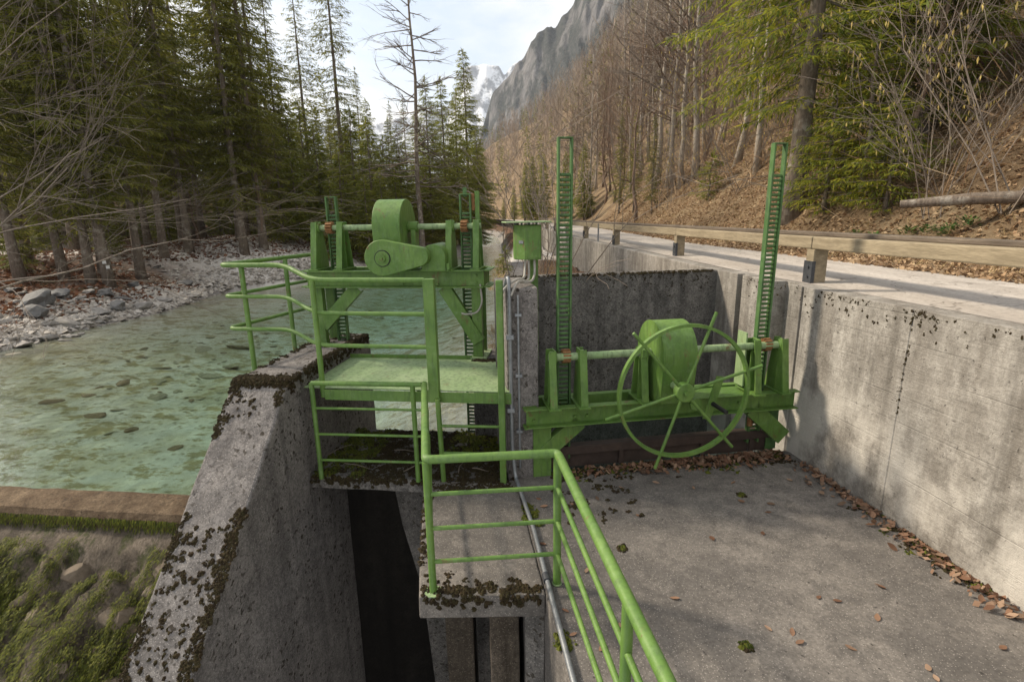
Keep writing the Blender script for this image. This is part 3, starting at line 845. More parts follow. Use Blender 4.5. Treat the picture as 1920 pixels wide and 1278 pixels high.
T.part('hub', m, GREEN, cc, smooth=40)
m = MB(); pr = arc(-1.50, 2.07, .135, 0, 180, 20) + [(-1.635, ZT + .002), (-1.365, ZT + .002)]
m.prism(pr, lambda x, y, k: (x, k, y), 5.56, 6.02); T.part('motor', m, GREEN, recalc=True, smooth=35, bevel=.006)
m = MB(); m.box(-1.66, -1.34, 5.58, 6.0, ZT + .0005, ZT + .02); m.box(-1.36, -1.325, 5.57, 5.60, ZT + .02, 2.0); T.part('motor_foot', m, GREEN, bevel=.003)
for u0, u1 in ((-2.99, -2.88), (-1.13, -1.02)):
    m = MB(); m.box(u0, u1, 5.735, 5.748, .925, ZB); m.box(u0, u0 + .012, 5.7485, 5.82, .925, ZB); m.box(u1 - .012, u1, 5.7485, 5.82, .925, ZB)
    T.part('leg', m, GREEN, bevel=.002)
    m = MB(); m.box(u0, u1, 6.05, 6.062, .925, ZB); T.part('leg', m, GREEN, bevel=.002)
    m = MB(); m.box(u0 - .03, u1 + .05, 5.70, 6.10, .902, .924); T.part('foot', m, GREEN_F, bevel=.002)
plate_brace(T, (-2.45, 1.722), (-2.90, 1.27), .14, 5.715, 5.80)
plate_brace(T, (-1.44, 1.722), (-1.06, 1.10), .14, 5.715, 5.80)
m = MB(); m.tube(fillet([(-1.02, 5.70, 1.76), (-1.0, 5.69, 1.55), (-1.06, 5.69, 1.44), (-1.22, 5.69, 1.42), (-1.30, 5.80, 1.46)], .08), .011, 8); T.part('cable', m, CABLE, smooth=40)
# limit switch bar beside the right rack
m = MB(); m.box(-1.105, -1.055, 5.99, 6.03, ZT, 2.76); o = T.part('switch_bar', m, GREEN, bevel=.003)
m = MB(); m.box(-1.15, -1.106, 5.985, 6.02, 2.55, 2.735); T.part('switch_block', m, RUST, o, bevel=.004)
m = MB(); m.box(-1.235, -1.19, 5.97, 5.982, 2.70, 2.80); T.part('rack_tongue', m, GREEN_D, bevel=.002)
T.copies('bolt', BOLT, GREEN, [(-1.07, 5.70, 1.78), (-1.07, 5.70, 1.855), (-2.98, 5.70, 1.78), (-1.075, 5.72, 1.22), (-1.075, 5.72, 1.36), (-1.9, 5.705, 1.76), (-1.5, 5.705, 1.76)])

# right hoist: hand driven with the big spoked wheel
T = TH('hoist', 'hand driven green sluice hoist with tall racks on the right', 'hoist', AR, (2.2, 4.7, 0))
ZB, ZT, VS, ZS = .540, .728, 4.62, 1.20
m = MB(); channel(m, .83, 3.62, 4.60, ZB, ZT, -1, .075); T.part('beam', m, GREEN, bevel=.003)
m = MB(); channel(m, .83, 3.62, 4.87, ZB, ZT, 1, .06); T.part('beam', m, GREEN, bevel=.003)
m = MB(); m.box(.80, .828, 4.52, 4.94, ZT - .012, ZT + .001); m.box(.80, .828, 4.52, 4.94, ZB, ZB + .012); m.box(.85, .862, 4.614, 4.858, ZB + .013, ZT - .013)
m.box(.83, .93, 4.613, 4.857, ZT - .011, ZT + .001); T.part('end_plate', m, GREEN)
m = MB(); m.box(2.55, 3.15, 4.613, 4.857, ZT - .03, ZT - .018); m.box(1.95, 2.45, 4.613, 4.857, ZT - .03, ZT - .018); T.part('tie_plate', m, GREEN)
rack(T, 1.222, 4.735, 3.135, .12, .30, .118); rack(T, 3.275, 4.735, 3.095, .12, .28, .118)
for u in (1.222, 3.275):
    bracket(T, u - .125, VS, ZT + .001, 1.275, ZS, -1, .15)
    bracket(T, u + .115, VS, ZT + .001, 1.275, ZS, 1, .15)
    pinion(T, u, VS + .03, ZS)
m = MB(); m.box(3.05, 3.065, VS + .02, VS + .17, ZT + .05, 1.33); T.part('guard_plate', m, GREEN_F)
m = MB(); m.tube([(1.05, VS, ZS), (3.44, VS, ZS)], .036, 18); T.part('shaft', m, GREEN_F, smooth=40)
m = MB(); prof = arc(VS, ZS, .305, -10, 190, 40) + [(VS - .255, ZT + .03), (VS - .17, ZT + .002), (VS + .17, ZT + .002), (VS + .255, ZT + .03)]
m.prism(prof, lambda a, c, d: (d, a, c), 2.055, 2.375); o = T.part('gear_casing', m, GREEN, recalc=True, smooth=35, bevel=.006)
m = MB(); m.prism(arc(VS, ZS, .309, -10, 190, 40) + [(VS - .259, ZT + .04), (VS + .259, ZT + .04)], lambda a, c, d: (d, a, c), 2.047, 2.0545); T.part('side_plate', m, GREEN, o, recalc=True)
bracket(T, 1.985, VS, ZT + .001, 1.25, ZS, -1, .15)
m = MB(); m.box(1.93, 1.985, VS - .10, VS - .045, ZS - .03, ZS + .05); T.part('bearing_cap', m, GREEN, bevel=.004)
# leg, wall corbel and braces
m = MB(); m.box(.90, 1.075, 4.615, 4.628, 0, ZB); m.box(.90, .912, 4.6285, 4.80, 0, ZB); m.box(1.063, 1.075, 4.6285, 4.70, 0, ZB); T.part('leg', m, GREEN, bevel=.002)
plate_brace(T, (1.36, .545), (.98, .22), .15, 4.60, 4.70)
plate_brace(T, (3.17, .545), (3.55, .20), .17, 4.60, 4.70)
m = MB(); m.box(3.44, 3.56, 4.73, 4.74, .02, ZB); T.part('leg', m, GREEN_D, bevel=.002)
m = MB(); m.tube([(3.215, 4.70, ZB - .22), (3.215, 4.70, ZB)], .03, 10); T.part('stop_block', m, RUST)
T.copies('bolt', BOLT, GREEN, [(.90, 4.585, .60), (1.30, 4.585, .615), (1.42, 4.585, .615), (3.0, 4.585, .63), (1.72, 4.585, .63)])
# hand wheel
WC = Vector((2.165, 4.13, .952)); WR = .602
m = MB(); n = 72
for i in range(n):
    pass
vs, fs = [], []
for i in range(n):
    a = 2 * math.pi * i / n
    for r, v in ((WR - .014, -.022), (WR + .014, -.022), (WR + .014, .022), (WR - .014, .022)):
        vs.append((WC.x + r * math.cos(a), WC.y + v, WC.z + r * math.sin(a)))
for i in range(n):
    j = (i + 1) % n
    for k in range(4): fs.append((i * 4 + k, i * 4 + (k + 1) % 4, j * 4 + (k + 1) % 4, j * 4 + k))
m.add(vs, fs); wheel = T.part('handwheel', m, GREEN, recalc=True, smooth=40)
for k, a in enumerate((15.6, 71, 131.6, 195.6, 251, 311.6)):
    c, s_ = math.cos(R_(a)), math.sin(R_(a))
    m = MB(); m.tube([(WC.x + .05 * c, WC.y, WC.z + .05 * s_), (WC.x + .75 * c, WC.y - .01, WC.z + .75 * s_)], .0145, 14); T.part('spoke', m, GREEN, wheel, smooth=40, bevel=.003)
m = MB(); m.tube([(WC.x, WC.y - .035, WC.z), (WC.x, WC.y + .05, WC.z)], .085, 32); o = T.part('hub', m, GREEN, wheel, smooth=40, bevel=.006)
m = MB(); m.tube([(WC.x, WC.y - .055, WC.z), (WC.x, WC.y - .034, WC.z)], .026, 6); T.part('nut', m, GREEN, wheel)
m = MB(); m.tube([(WC.x, WC.y + .05, WC.z), (WC.x, 4.36, WC.z)], .035, 16); T.part('axle', m, GREEN_F, smooth=40)
# crank lever with black grip
m = MB(); m.prism([(2.49, .585), (2.57, .57), (2.68, .99), (2.60, 1.0)], lambda x, y, k: (x, k, y), 4.36, 4.372); lv_ = T.part('crank_lever', m, GREEN, recalc=True, bevel=.002)
m = MB(); m.tube([(2.58, 4.36, .73), (2.605, 4.16, .715)], .021, 14); T.part('grip', m, BLACKRUB, lv_, smooth=40, bevel=.003)
m = MB(); m.tube([(2.42, 4.40, .73), (2.42, 4.37, .73)], .06, 20); T.part('boss', m, GREEN, smooth=40)

# brown sluice gate below the right hoist
T = TH('sluice_gate', 'dark brown steel sluice gate at the back of the leaf strewn floor', 'gate', AR, (2.3, 4.76, 0))
m = MB(); m.box(1.08, 3.58, 4.76, 4.775, .003, .235); T.part('panel', m, BROWN)
m = MB(); m.box(1.08, 3.58, 4.70, 4.80, .2355, .25); m.box(1.08, 3.58, 4.70, 4.712, .165, .235); T.part('top_lip', m, BROWN, bevel=.003)
for u in (1.25, 1.83, 2.72, 3.27):
    m = MB(); m.box(u - .022, u + .022, 4.715, 4.7595, .003, .164); T.part('rib', m, BROWN, bevel=.002)

# ------------------------------------------------------------------ cabinet, conduits
T = TH('control_cabinet', 'green electric cabinet with flat roof on a post by the pillar', 'cabinet', AR, (.99, 5.0, 1.2))
m = MB(); m.box(.965, 1.045, 5.06, 5.10, 1.05, 2.10); T.part('post', m, GREEN, bevel=.004)
m = MB(); m.prism([(.80, 4.98), (.885, 4.88), (1.04, 4.88), (1.04, 5.05), (.80, 5.05)], XY, 2.085, 2.405); cb = T.part('body', m, GREEN, recalc=True, bevel=.006)
m = MB(); m.box(.895, 1.03, 4.872, 4.8795, 2.10, 2.395); T.part('door', m, GREEN, cb, bevel=.003)
m = MB(); m.prism([(.835, 4.93), (.868, 4.892), (.876, 4.90), (.843, 4.938)], XY, 2.235, 2.262); T.part('latch', m, GALV, cb, recalc=True)
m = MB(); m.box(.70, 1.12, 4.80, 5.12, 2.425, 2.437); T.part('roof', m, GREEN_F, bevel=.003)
m = MB()
for u in (.80, .86, .93, 1.0): m.box(u - .008, u + .008, 4.90, 4.92, 2.4055, 2.4245)
T.part('roof_spacer', m, DARKSTEEL)
for k, pts in enumerate(([(.93, 4.94, 2.085), (.93, 4.93, 1.96), (.90, 4.80, 1.90), (.76, 4.62, 1.92), (.70, 4.59, 1.80)],
                         [(.90, 4.95, 2.085), (.89, 4.93, 1.99), (.86, 4.80, 1.92), (.74, 4.66, 1.93), (.62, 4.60, 1.84), (.60, 4.62, 1.7)],
                         [(.985, 4.94, 2.085), (.985, 4.92, 1.95), (.93, 4.78, 1.89), (.80, 4.70, 1.90)])):
    m = MB(); m.tube(fillet(pts, .07), .012, 10); T.part('cable', m, CABLE, smooth=40)

T = TH('conduit', 'thick grey conduit running down the pillar and along the slab edge', 'pipe', 0.0, (.05, 4.6, 0))
q = [RW(.685, 4.60, 1.90), RW(.685, 4.60, .30)]
m = MB(); m.tube(fillet([RW(.66, 4.72, 1.86), RW(.685, 4.64, 1.97), RW(.685, 4.595, 1.88), RW(.69, 4.595, .35), (.015, 4.60, .05), (.148, 3.80, .03), (.305, 2.35, .03), (.62, -.2, .03)], .06), .018, 12)
T.part('pipe', m, GALV, smooth=40)
for (x, y, z0) in ((.213, 3.19, .03),):
    m = MB(); m.tube([(x - .004, y + .035, .03), (x + .004, y - .035, .03)], .028, 12); T.part('coupling', m, DARKSTEEL, smooth=40)
for z in (1.42, .72):
    m = MB(); a = RW(.685, 4.60, z); m.box(a.x - .035, a.x + .035, a.y - .03, a.y + .04, z - .02, z + .02); T.part('clamp', m, GALV, bevel=.003)
T = TH('conduit', 'thin grey conduit on the face of the pillar', 'pipe', 0.0, (.1, 4.65, .1))
m = MB(); m.tube([RW(.765, 4.60, 1.80), RW(.765, 4.60, .12)], .011, 10); T.part('pipe', m, GALV, smooth=40)
for z in (1.62, 1.05, .5):
    m = MB(); a = RW(.765, 4.60, z); m.box(a.x - .03, a.x + .03, a.y - .02, a.y + .04, z - .012, z + .012); T.part('clamp', m, GALV, bevel=.002)

# ------------------------------------------------------------------ guard rail along the road
T = TH('guard_rail', 'weathered wooden guard rail on square posts along the road edge', 'guard rail', 0.0, (3.0, 9, 1.75))
gy = [1.85, 5.54, 9.26, 12.98, 16.7, 20.4, 24.1, 28, 32]
gx = [float(wallx(y)) + .20 for y in gy]; gx[0] = 3.62; gx[1] = 3.20; gx[2] = 2.93
for i, (x, y) in enumerate(zip(gx, gy)):
    if i > 0:
        m = MB(); m.box(x - .075, x + .075, y - .07, y + .07, 1.745, 2.10); po = T.part('post', m, WOOD, bevel=.008)
        m = MB(); m.box(x - .078, x - .050, y - .0805, y - .0705, 1.75, 1.98); m.box(x - .0875, x - .0765, y - .08, y + .075, 1.75, 1.98); pl = T.part('bracket', m, DARKSTEEL, po, bevel=.002)
        for z in (1.82, 1.92):
            m = MB(); m.tube([(x - .087, y - .02, z), (x - .10, y - .02, z)], .016, 6); T.part('bolt', m, DARKSTEEL, po)
for i in range(len(gy) - 1):
    a = Vector((gx[i], gy[i], 0)); c = Vector((gx[i + 1], gy[i + 1], 0))
    d = (c - a).normalized() * .004
    m = MB(); m.bar(a + d + Vector((-.02, 0, 2.165)), c - d + Vector((-.02, 0, 2.165)), .11, .125); T.part('rail', m, WOOD, bevel=.012)
    m = MB(); m.bar(a + d + Vector((-.01, .9, 2.249)), c - d + Vector((-.01, .9, 2.249)), .15, .042); T.part('cap_board', m, WOOD_D, bevel=.010)
a = Vector((3.62, 1.85, 0)); c = Vector((4.05, -2.0, 0))
m = MB(); m.bar(a + Vector((-.02, -.004, 2.165)), c + Vector((-.02, 0, 2.165)), .11, .125); T.part('rail', m, WOOD, bevel=.012)
m = MB(); m.bar(a + Vector((-.01, .896, 2.249)), c + Vector((-.01, .9, 2.249)), .15, .042); T.part('cap_board', m, WOOD_D, bevel=.010)

for (px, y, lab) in ((0, 14.6, 'thin steel stake on the far wall between two rail posts'),):
    x = float(wallx(y)) + .12
    m = MB(); m.box(-.02, .02, -.012, .012, 0, .48)
    o = m.build('stake', GALV); o.location = (x, y, 1.74); tag(o, lab, 'stake')

# ------------------------------------------------------------------ boulders and stones
def rock_mesh(name, seed, sub=3, flat=.62, rough=.34):
    bm = bmesh.new(); bmesh.ops.create_icosphere(bm, subdivisions=sub, radius=.5)
    rng = random.Random(seed); off = Vector((rng.uniform(0, 50), rng.uniform(0, 50), rng.uniform(0, 50)))
    pl = [(Vector((rng.gauss(0, 1), rng.gauss(0, 1), rng.gauss(0, 1))).normalized(), rng.uniform(.26, .42)) for _ in range(14)]
    for v in bm.verts:
        q = v.co.copy()
        for n_, d_ in pl:
            k = q.dot(n_) - d_
            if k > 0: q -= n_ * k * .97
        q *= 1 + rough * mnoise.fractal(q * 2.4 + off, .9, 2.1, 4) * .75
        v.co = Vector((q.x, q.y * (.75 + .2 * rng.random() * 0), q.z * flat))
    me = bpy.data.meshes.new(name); bm.to_mesh(me); bm.free()
    me.polygons.foreach_set('use_smooth', [True] * len(me.polygons)); me.set_sharp_from_angle(angle=R_(26))
    return me
ROCKS = [rock_mesh('boulder', s) for s in range(6)]
ROCKS_D = [rock_mesh('boulder', s + 20) for s in range(4)]
for me in ROCKS: me.materials.append(ROCK)
for me in ROCKS_D: me.materials.append(ROCK_D)
STONES = [rock_mesh('submerged_stone', s + 40, 2, .36, .3) for s in range(5)]
STONESB = [rock_mesh('submerged_stone', s + 50, 2, .36, .3) for s in range(3)]
ROCKS_B = [rock_mesh('rubble_stone', s + 70, 2, .6, .3) for s in range(4)]
for me in ROCKS_B: me.materials.append(ROCK_B)
for me in STONES: me.materials.append(STONE_W)
for me in STONESB: me.materials.append(STONE_WB)
rng = random.Random(3)
def put_rock(name, me, loc, size, label, cat, group, sink=.2, sq=None):
    o = bpy.data.objects.new(name, me); COL.objects.link(o)
    s = Vector((size, size * rng.uniform(.7, 1.0), size * (sq or rng.uniform(.75, 1.15))))
    o.scale = s; o.rotation_euler = (rng.uniform(-.2, .2), rng.uniform(-.2, .2), rng.uniform(0, 6.3))
    o.location = Vector(loc) + Vector((0, 0, size * (.31 - sink)))
    return tag(o, label, cat, group)
BL = [(70, 572, 83, 'largest dark grey boulder on the left bank near the frame edge', 1), (112, 555, 47, 'dark grey boulder behind the largest one under the left trunks', 1),
      (67, 592, 63, 'broad grey boulder just below the largest boulder', 1), (250, 537, 32, 'grey boulder standing alone at the foot of the marked trunk', 1),
      (200, 556, 43, 'bluish grey boulder on the leaves above the waterline', 1), (222, 578, 52, 'pointed grey boulder at the water edge', 1),
      (167, 550, 30, None, 0), (133, 590, 30, None, 0), (128, 614, 43, 'flat pale slab of rock at the water edge', 0), (187, 590, 43, 'long flat pale rock among the bank stones', 0),
      (97, 613, 30, None, 0), (90, 637, 40, 'moss topped stone at the water edge', 0), (27, 640, 30, None, 0), (43, 650, 40, 'pale stone half in the shallow water at the left edge', 0), (10, 606, 26, None, 0),
      (33, 620, 27, None, 0), (267, 580, 40, 'brown flat rock reaching into the water', 0), (347, 533, 35, 'grey boulder in front of the gravel mound', 1), (313, 566, 33, 'mossy stone at the foot of the gravel mound', 0),
      (360, 560, 24, None, 0), (297, 505, 20, None, 1), (20, 547, 24, None, 1), (170, 603, 27, None, 0), (230, 563, 30, None, 1), (150, 562, 20, None, 0), (207, 600, 20, None, 0)]
for k in range(110):
    py = rng.uniform(540, 645); px = rng.uniform(0, 330) * (1 - (py - 545) / 150) + rng.uniform(0, 20)
    BL.append((px, py, rng.uniform(9, 20), None, rng.random() < .25))
for px, py, w, lab, dk in BL:
    q = G(px, py); dist = math.hypot(q.x, q.y)
    put_rock('boulder', rng.choice(ROCKS_D if dk else ROCKS), q, w * dist / CAM_F * .9,
             lab or 'pale limestone rock lying among the stones of the left bank', 'boulder', 'rocks along the left bank', .22, rng.uniform(.42, .72))
SW = [(182, 780, 46, 'large brown stone lying under the clear water', 1), (250, 806, 30, 'brown stone under water near the weir', 1), (100, 754, 32, None, 1), (230, 718, 38, None, 1), (287, 748, 40, None, 0), (293, 716, 30, None, 0),
      (397, 706, 45, None, 0), (165, 742, 26, None, 1), (225, 768, 26, None, 0), (325, 842, 30, None, 1), (205, 812, 20, None, 0), (300, 690, 40, None, 0), (430, 690, 40, None, 0), (380, 655, 50, None, 0), (450, 650, 60, None, 0)]
for k in range(88):
    t = rng.random()
    px = rng.gauss(430, 150) if t < .8 else rng.uniform(600, 900); py = rng.gauss(675, 50) if t < .8 else rng.uniform(560, 660)
    if px < 60: continue
    for _ in range(3): SW.append((px + rng.gauss(0, 16), py + rng.gauss(0, 7), rng.uniform(5, 17), None, rng.random() < .22))
for px, py, w, lab, dk in SW:
    q = G(px, py, 4.6)
    if q.z > WATER_Z - .12 or q.x > -.5: continue
    dist = math.hypot(q.x, q.y)
    put_rock('submerged_stone', rng.choice(STONESB if dk else STONES), q, w * dist / CAM_F * 1.1,
             lab or 'ochre stone lying on the bed under the turquoise water', 'stone', 'stones on the river bed', .31, .5)

# pebbles of the bank, one mass
def scatter_tris(pts, mat, name, label, size=(.02, .06), kind='stuff', flat=.6, n=5, seed=1):
    r2 = random.Random(seed); m = MB()
    for p, nrm in pts:
        s = size[0] + (size[1] - size[0]) * r2.random() ** 2.2 * 1.5; nrm = Vector(nrm).normalized(); t = nrm.orthogonal().normalized(); t.rotate(Matrix.Rotation(r2.uniform(0, 6.28), 3, nrm)); bt = nrm.cross(t)
        p = Vector(p)
        ring = [p + (t * math.cos(6.2832 * k / n) + bt * math.sin(6.2832 * k / n)) * s * r2.uniform(.7, 1.2) - nrm * s * .15 for k in range(n)]
        top = p + nrm * s * flat * r2.uniform(.6, 1.3) + t * s * r2.uniform(-.3, .3)
        m.add(ring + [top], [(k, (k + 1) % n, n) for k in range(n)])
    o = m.build(name, mat)
    return tag(o, label, None, None, kind)
pts = []
for k in range(9000):
    y = rng.uniform(9, 29); x = float(lbx(y)) - abs(rng.gauss(0, .75)) - .02
    if y > 19 and rng.random() < .6: x = rng.gauss(-11.5, 2.0)
    if x > float(lbx(y)): continue
    pts.append(((x, y, float(ground_z(x, y))), (rng.gauss(0, .3), rng.gauss(0, .3), 1)))
PEB = m_leaf('pebbles', [(.20, .18, .155), (.37, .34, .30), (.50, .465, .42), (.27, .24, .20)], .9, 0)
scatter_tris(pts, PEB, 'pebbles', 'pale pebbles of the left bank', (.03, .11))

# ------------------------------------------------------------------ moss
def patch(c, nrm, R, n, dens_edge=1.0, stretch=None):
    nrm = Vector(nrm).normalized(); t = nrm.orthogonal().normalized(); bt = nrm.cross(t)
    st = Vector(stretch).normalized() if stretch else None
    for _ in range(n):
        a = rng.uniform(0, 6.28); r = R * rng.random() ** .6
        d = (t * math.cos(a) + bt * math.sin(a)) * r
        if st: d += st * rng.uniform(-1, 1) * R * .8
        yield (Vector(c) + d, nrm + Vector((rng.gauss(0, .25), rng.gauss(0, .25), rng.gauss(0, .25))))
sl = Vector((0, -math.sin(R_(45)), math.cos(R_(45))))
dark, green, thin = [], [], []
rz = Matrix.Rotation(AL, 3, 'Z')
nsl = rz @ sl; dsl = rz @ Vector((0, -.7071, -.7071))
for k in range(1000):
    t = rng.random()
    s = rng.uniform(0, 3.3)
    if t < .42: u = -2.60 - abs(rng.gauss(0, .045)) - .005
    elif t < .62: u = -3.13 + abs(rng.gauss(0, .03))
    else: u = rng.uniform(-3.1, -2.62)
    if fbm(s * 1.1, u * 2, 77) < (-.12 if t < .62 else -.05): continue
    c = LW(u, 4.37 - s * .7071, 1.05 - s * .7071)
    dark += list(patch(c, nsl, rng.uniform(.008, .04) * (1 if t < .62 else .6), rng.randint(4, 18), stretch=dsl if rng.random() < .4 else None))
for k in range(120):                                   # front and side rim of the pier head
    u = rng.uniform(-3.14, -2.6); c = LW(u, 4.37 + abs(rng.gauss(0, .06)), 1.05)
    dark += list(patch(c, (0, 0, 1), rng.uniform(.02, .05), 14))
    c = LW(u, 4.37 - .05 * rng.random(), 1.05 - .05 * rng.random()); dark += list(patch(c, nsl, .03, 8))
for k in range(200):
    v = rng.uniform(4.35, 6.3)
    c = LW(-2.605 - abs(rng.gauss(0, .025)), v, 1.05); dark += list(patch(c, (.3, 0, 1), rng.uniform(.01, .035), 8))
    c = LW(-2.598, v, 1.04 - abs(rng.gauss(0, .05))); dark += list(patch(c, rz @ Vector((1, 0, .2)), rng.uniform(.01, .03), 6))
    if k % 3 == 0: c = LW(-3.13 + abs(rng.gauss(0, .03)), v, 1.05); dark += list(patch(c, (0, 0, 1), rng.uniform(.01, .04), 10))
    if k % 9 == 0: c = LW(rng.uniform(-2.95, -2.62), 5.6 + rng.random() * .7, 1.05); dark += list(patch(c, (0, 0, 1), .06, 30))
for k in range(900):                                   # moss slab: dark mat, green at the left end and back right
    u = rng.uniform(-2.58, -.66); v = rng.uniform(4.54, 5.7)
    c = LW(u, v, 0.004)
    isg = (u < -2.1 and rng.random() < .75) or (v > 5.05 and u > -1.35 and rng.random() < .7)
    (green if isg else dark).extend(patch(c, (0, 0, 1), rng.uniform(.03, .07), 18))
for k in range(120):                                   # fringe hanging over its front
    u = rng.uniform(-2.58, -1.40); c = LW(u, 4.527, -abs(rng.gauss(0, .035)))
    dark += list(patch(c, rz @ Vector((0, -1, .3)), rng.uniform(.008, .022), 8))
for k in range(60):
    c = Vector((rng.uniform(-.84, .0), 4.45 + abs(rng.gauss(0, .12)), .008)); dark += list(patch(c, (0, 0, 1), .05, 14))
for k in range(240):                                   # edges of the walkway slab
    t = rng.random()
    if float(fbm(k * .13, 2.2, 71)) < -.03: continue
    if t < .35: y = rng.uniform(3.06, 4.6); x = -.66 - (y - 3.05) * .137 + abs(rng.gauss(0, .035)) + .01
    else: y = 3.07 + abs(rng.gauss(0, .06)); x = rng.uniform(-.62, .18)
    dark += list(patch((x, y, .008), (0, 0, 1), rng.uniform(.012, .034), 12))
    if t > .6: dark += list(patch((x, 3.047, -abs(rng.gauss(0, .035))), (0, -1, .2), rng.uniform(.008, .02), 7))
for k in range(190):                                   # green cushions beside the conduit
    y = rng.uniform(1.9, 4.6); x = .20 - (y - 3.05) * .118 + abs(rng.gauss(0, .055)) - .03
    if float(fbm(y * 2.2, 3.3, 61)) < -.06: continue
    green += list(patch((x + .02, y, .006), (0, 0, 1), rng.uniform(.02, .05), 16))
for k in range(820):                                   # along the gate foot and the wall foot
    t = rng.random()
    if t < .5:
        u = rng.uniform(1.1, 3.6); c = RW(u, 4.69 - abs(rng.gauss(0, .11)), .004)
    else:
        y = rng.uniform(1.2, 5.0); c = Vector((wx(y) - abs(rng.gauss(0, .07)) - .01, y, .004))
        if float(fbm(y * 2.0, 1.3, 65)) < -.04: continue
    (green if rng.random() < .3 else dark).extend(patch(c, (0, 0, 1), rng.uniform(.015, .05), 6))
for k in range(60):
    c = RW(rng.uniform(1.0, 1.7), rng.uniform(3.7, 4.6), .004)
    if rng.random() < .5: dark += list(patch(c, (0, 0, 1), rng.uniform(.02, .05), 10))
for c in ((.82, 3.55), (2.05, 4.3), (1.35, 2.6)):
    green += list(patch((*c, .003), (0, 0, 1), .035, 40)); dark += list(patch((*c, .003), (0, 0, 1), .045, 20))
rr = Matrix.Rotation(AR, 3, 'Z')
for k in range(170):                                   # rim of the cross wall
    u = rng.uniform(.95, 3.68); c = RW(u, 6.45, 1.745)
    dark += list(patch(c, rr @ Vector((0, -.5, 1)), rng.uniform(.012, .035), 7))
    if rng.random() < .65: thin += list(patch(RW(u, 6.437, 1.73 - abs(rng.gauss(0, .09))), rr @ Vector((0, -1, .1)), rng.uniform(.008, .026), 5))
for k in range(150):                                   # rim of the retaining wall
    y = rng.choice((rng.gauss(4.75, .28), rng.gauss(5.9, .2), rng.gauss(3.9, .12), rng.uniform(.5, 5)))
    c = Vector((wx(y) - .002, y, 1.74 - abs(rng.gauss(.03, .09)))); thin += list(patch(c, (-1, -.12, .1), rng.uniform(.006, .022), 6))
for k in range(26):
    z = rng.uniform(.9, 1.7); thin += list(patch((wx(3.96) + .0, 3.963 + rng.gauss(0, .012), z), (-1, -.12, .1), rng.uniform(.006, .016), 4))
for k in range(70):
    c = LW(rng.uniform(-1.12, -.64), 5.63 + abs(rng.gauss(0, .05)), .902); dark += list(patch(c, (0, 0, 1), .04, 12))
scatter_tris(dark, MOSS_D, 'dark_moss', 'blackish brown moss tufts on the concrete edges', (.006, .017), flat=.8, seed=5)
scatter_tris(thin, MOSS_D, 'lichen', 'thin dark lichen spots below the wall rims', (.003, .009), flat=.35, seed=7)
scatter_tris(green, MOSS_G, 'green_moss', 'green moss cushions on the slabs', (.006, .018), flat=.9, seed=6)

# wet moss streaming down the apron, and rubble stones
m = MB()
def blade(m, p, d, L_, w):
    d = d.normalized(); s = d.cross(Vector((0, 0, 1))); s = s.normalized() if s.length > .01 else Vector((1, 0, 0))
    p = Vector(p); q = p + d * L_
    m.add([p - s * w, p + s * w, q], [(0, 1, 2)])
for k in range(520):
    u0 = rng.uniform(-6.6, -3.15); v0 = rng.uniform(1.4, 3.98)
    if rng.random() > .35 + .65 * sstep(-.14, .06, fbm(u0 * .9, v0 * .9, 88)): continue
    Ln = rng.uniform(.35, 1.0); Wd = rng.uniform(.035, .10)
    for j in range(int(1050 * Ln * (Wd / .1))):
        s = rng.random(); w = Wd * (1 - .5 * abs(2 * s - 1)) * rng.gauss(0, .6)
        u = u0 + w - .30 * s * Ln; v = v0 - s * Ln
        if u > -3.15: continue
        zb = apron_z(u, v) + rng.uniform(.0, .07) * (1 - (w / (Wd + .01)) ** 2 * .3) + .11 * math.sin(math.pi * s) * max(0, 1 - (w / (Wd * 1.2)) ** 2)
        blade(m, LW(u, v, zb), rz @ Vector((-.3 + rng.gauss(0, .35), -1, -.65 + rng.gauss(0, .35))), rng.uniform(.018, .042), rng.uniform(.003, .006))
for j in range(5000):                                   # fringe along the sill
    u = rng.uniform(-9, -3.15); s = abs(rng.gauss(0, .05))
    blade(m, LW(u, 4.115 - s * .2, -.32 - s), rz @ Vector((rng.gauss(0, .3), -.6, -1)), rng.uniform(.02, .05), .006)
tag(m.build('wet_moss', MOSS_W), 'green moss streaming down the weir apron', kind='stuff')
for k in range(90):
    u = rng.uniform(-6, -3.2); v = rng.uniform(1.2, 3.85); s = rng.uniform(.10, .36)
    put_rock('rubble_stone', rng.choice(ROCKS_B), LW(u, v, apron_z(u, v)), s, 'rubble stone set in the mossy weir apron', 'stone', 'rubble stones of the weir apron', .30)

# ------------------------------------------------------------------ fallen leaves
def leaf_mesh(seed):
    r2 = random.Random(seed); m = MB(); n = 5
    vs = []; c1 = r2.uniform(.1, .5); c2 = r2.uniform(-.25, .35)
    for i in range(n + 1):
        t = i / n; w = .30 * math.sin(math.pi * min(1, t * .92 + .04)) ** .8 * (1 - .25 * t)
        zc = c1 * .25 * (t - .5) ** 2 * 2
        for s in (-1, 0, 1):
            vs.append((t - .5, s * w, zc + abs(s) * w * c2 + r2.uniform(-.015, .015) + .03))
    fs = []
    for i in range(n):
        for k in range(2):
            a = i * 3 + k; fs.append((a, a + 3, a + 4, a + 1))
    m.add(vs, fs)
    me = m.mesh('fallen_leaf', True); me.materials.append(LEAF); return me
LEAVES = [leaf_mesh(s) for s in range(7)]
def put_leaf(x, y, z, s, label, group, tilt=.25):
    o = bpy.data.objects.new('fallen_leaf', rng.choice(LEAVES)); COL.objects.link(o)
    o.location = (x, y, z); o.scale = (s, s * rng.uniform(.85, 1.25), s)
    o.rotation_euler = (rng.gauss(0, tilt), rng.gauss(0, tilt), rng.uniform(0, 6.28)); tag(o, label, 'leaf', group)
cnt = 0
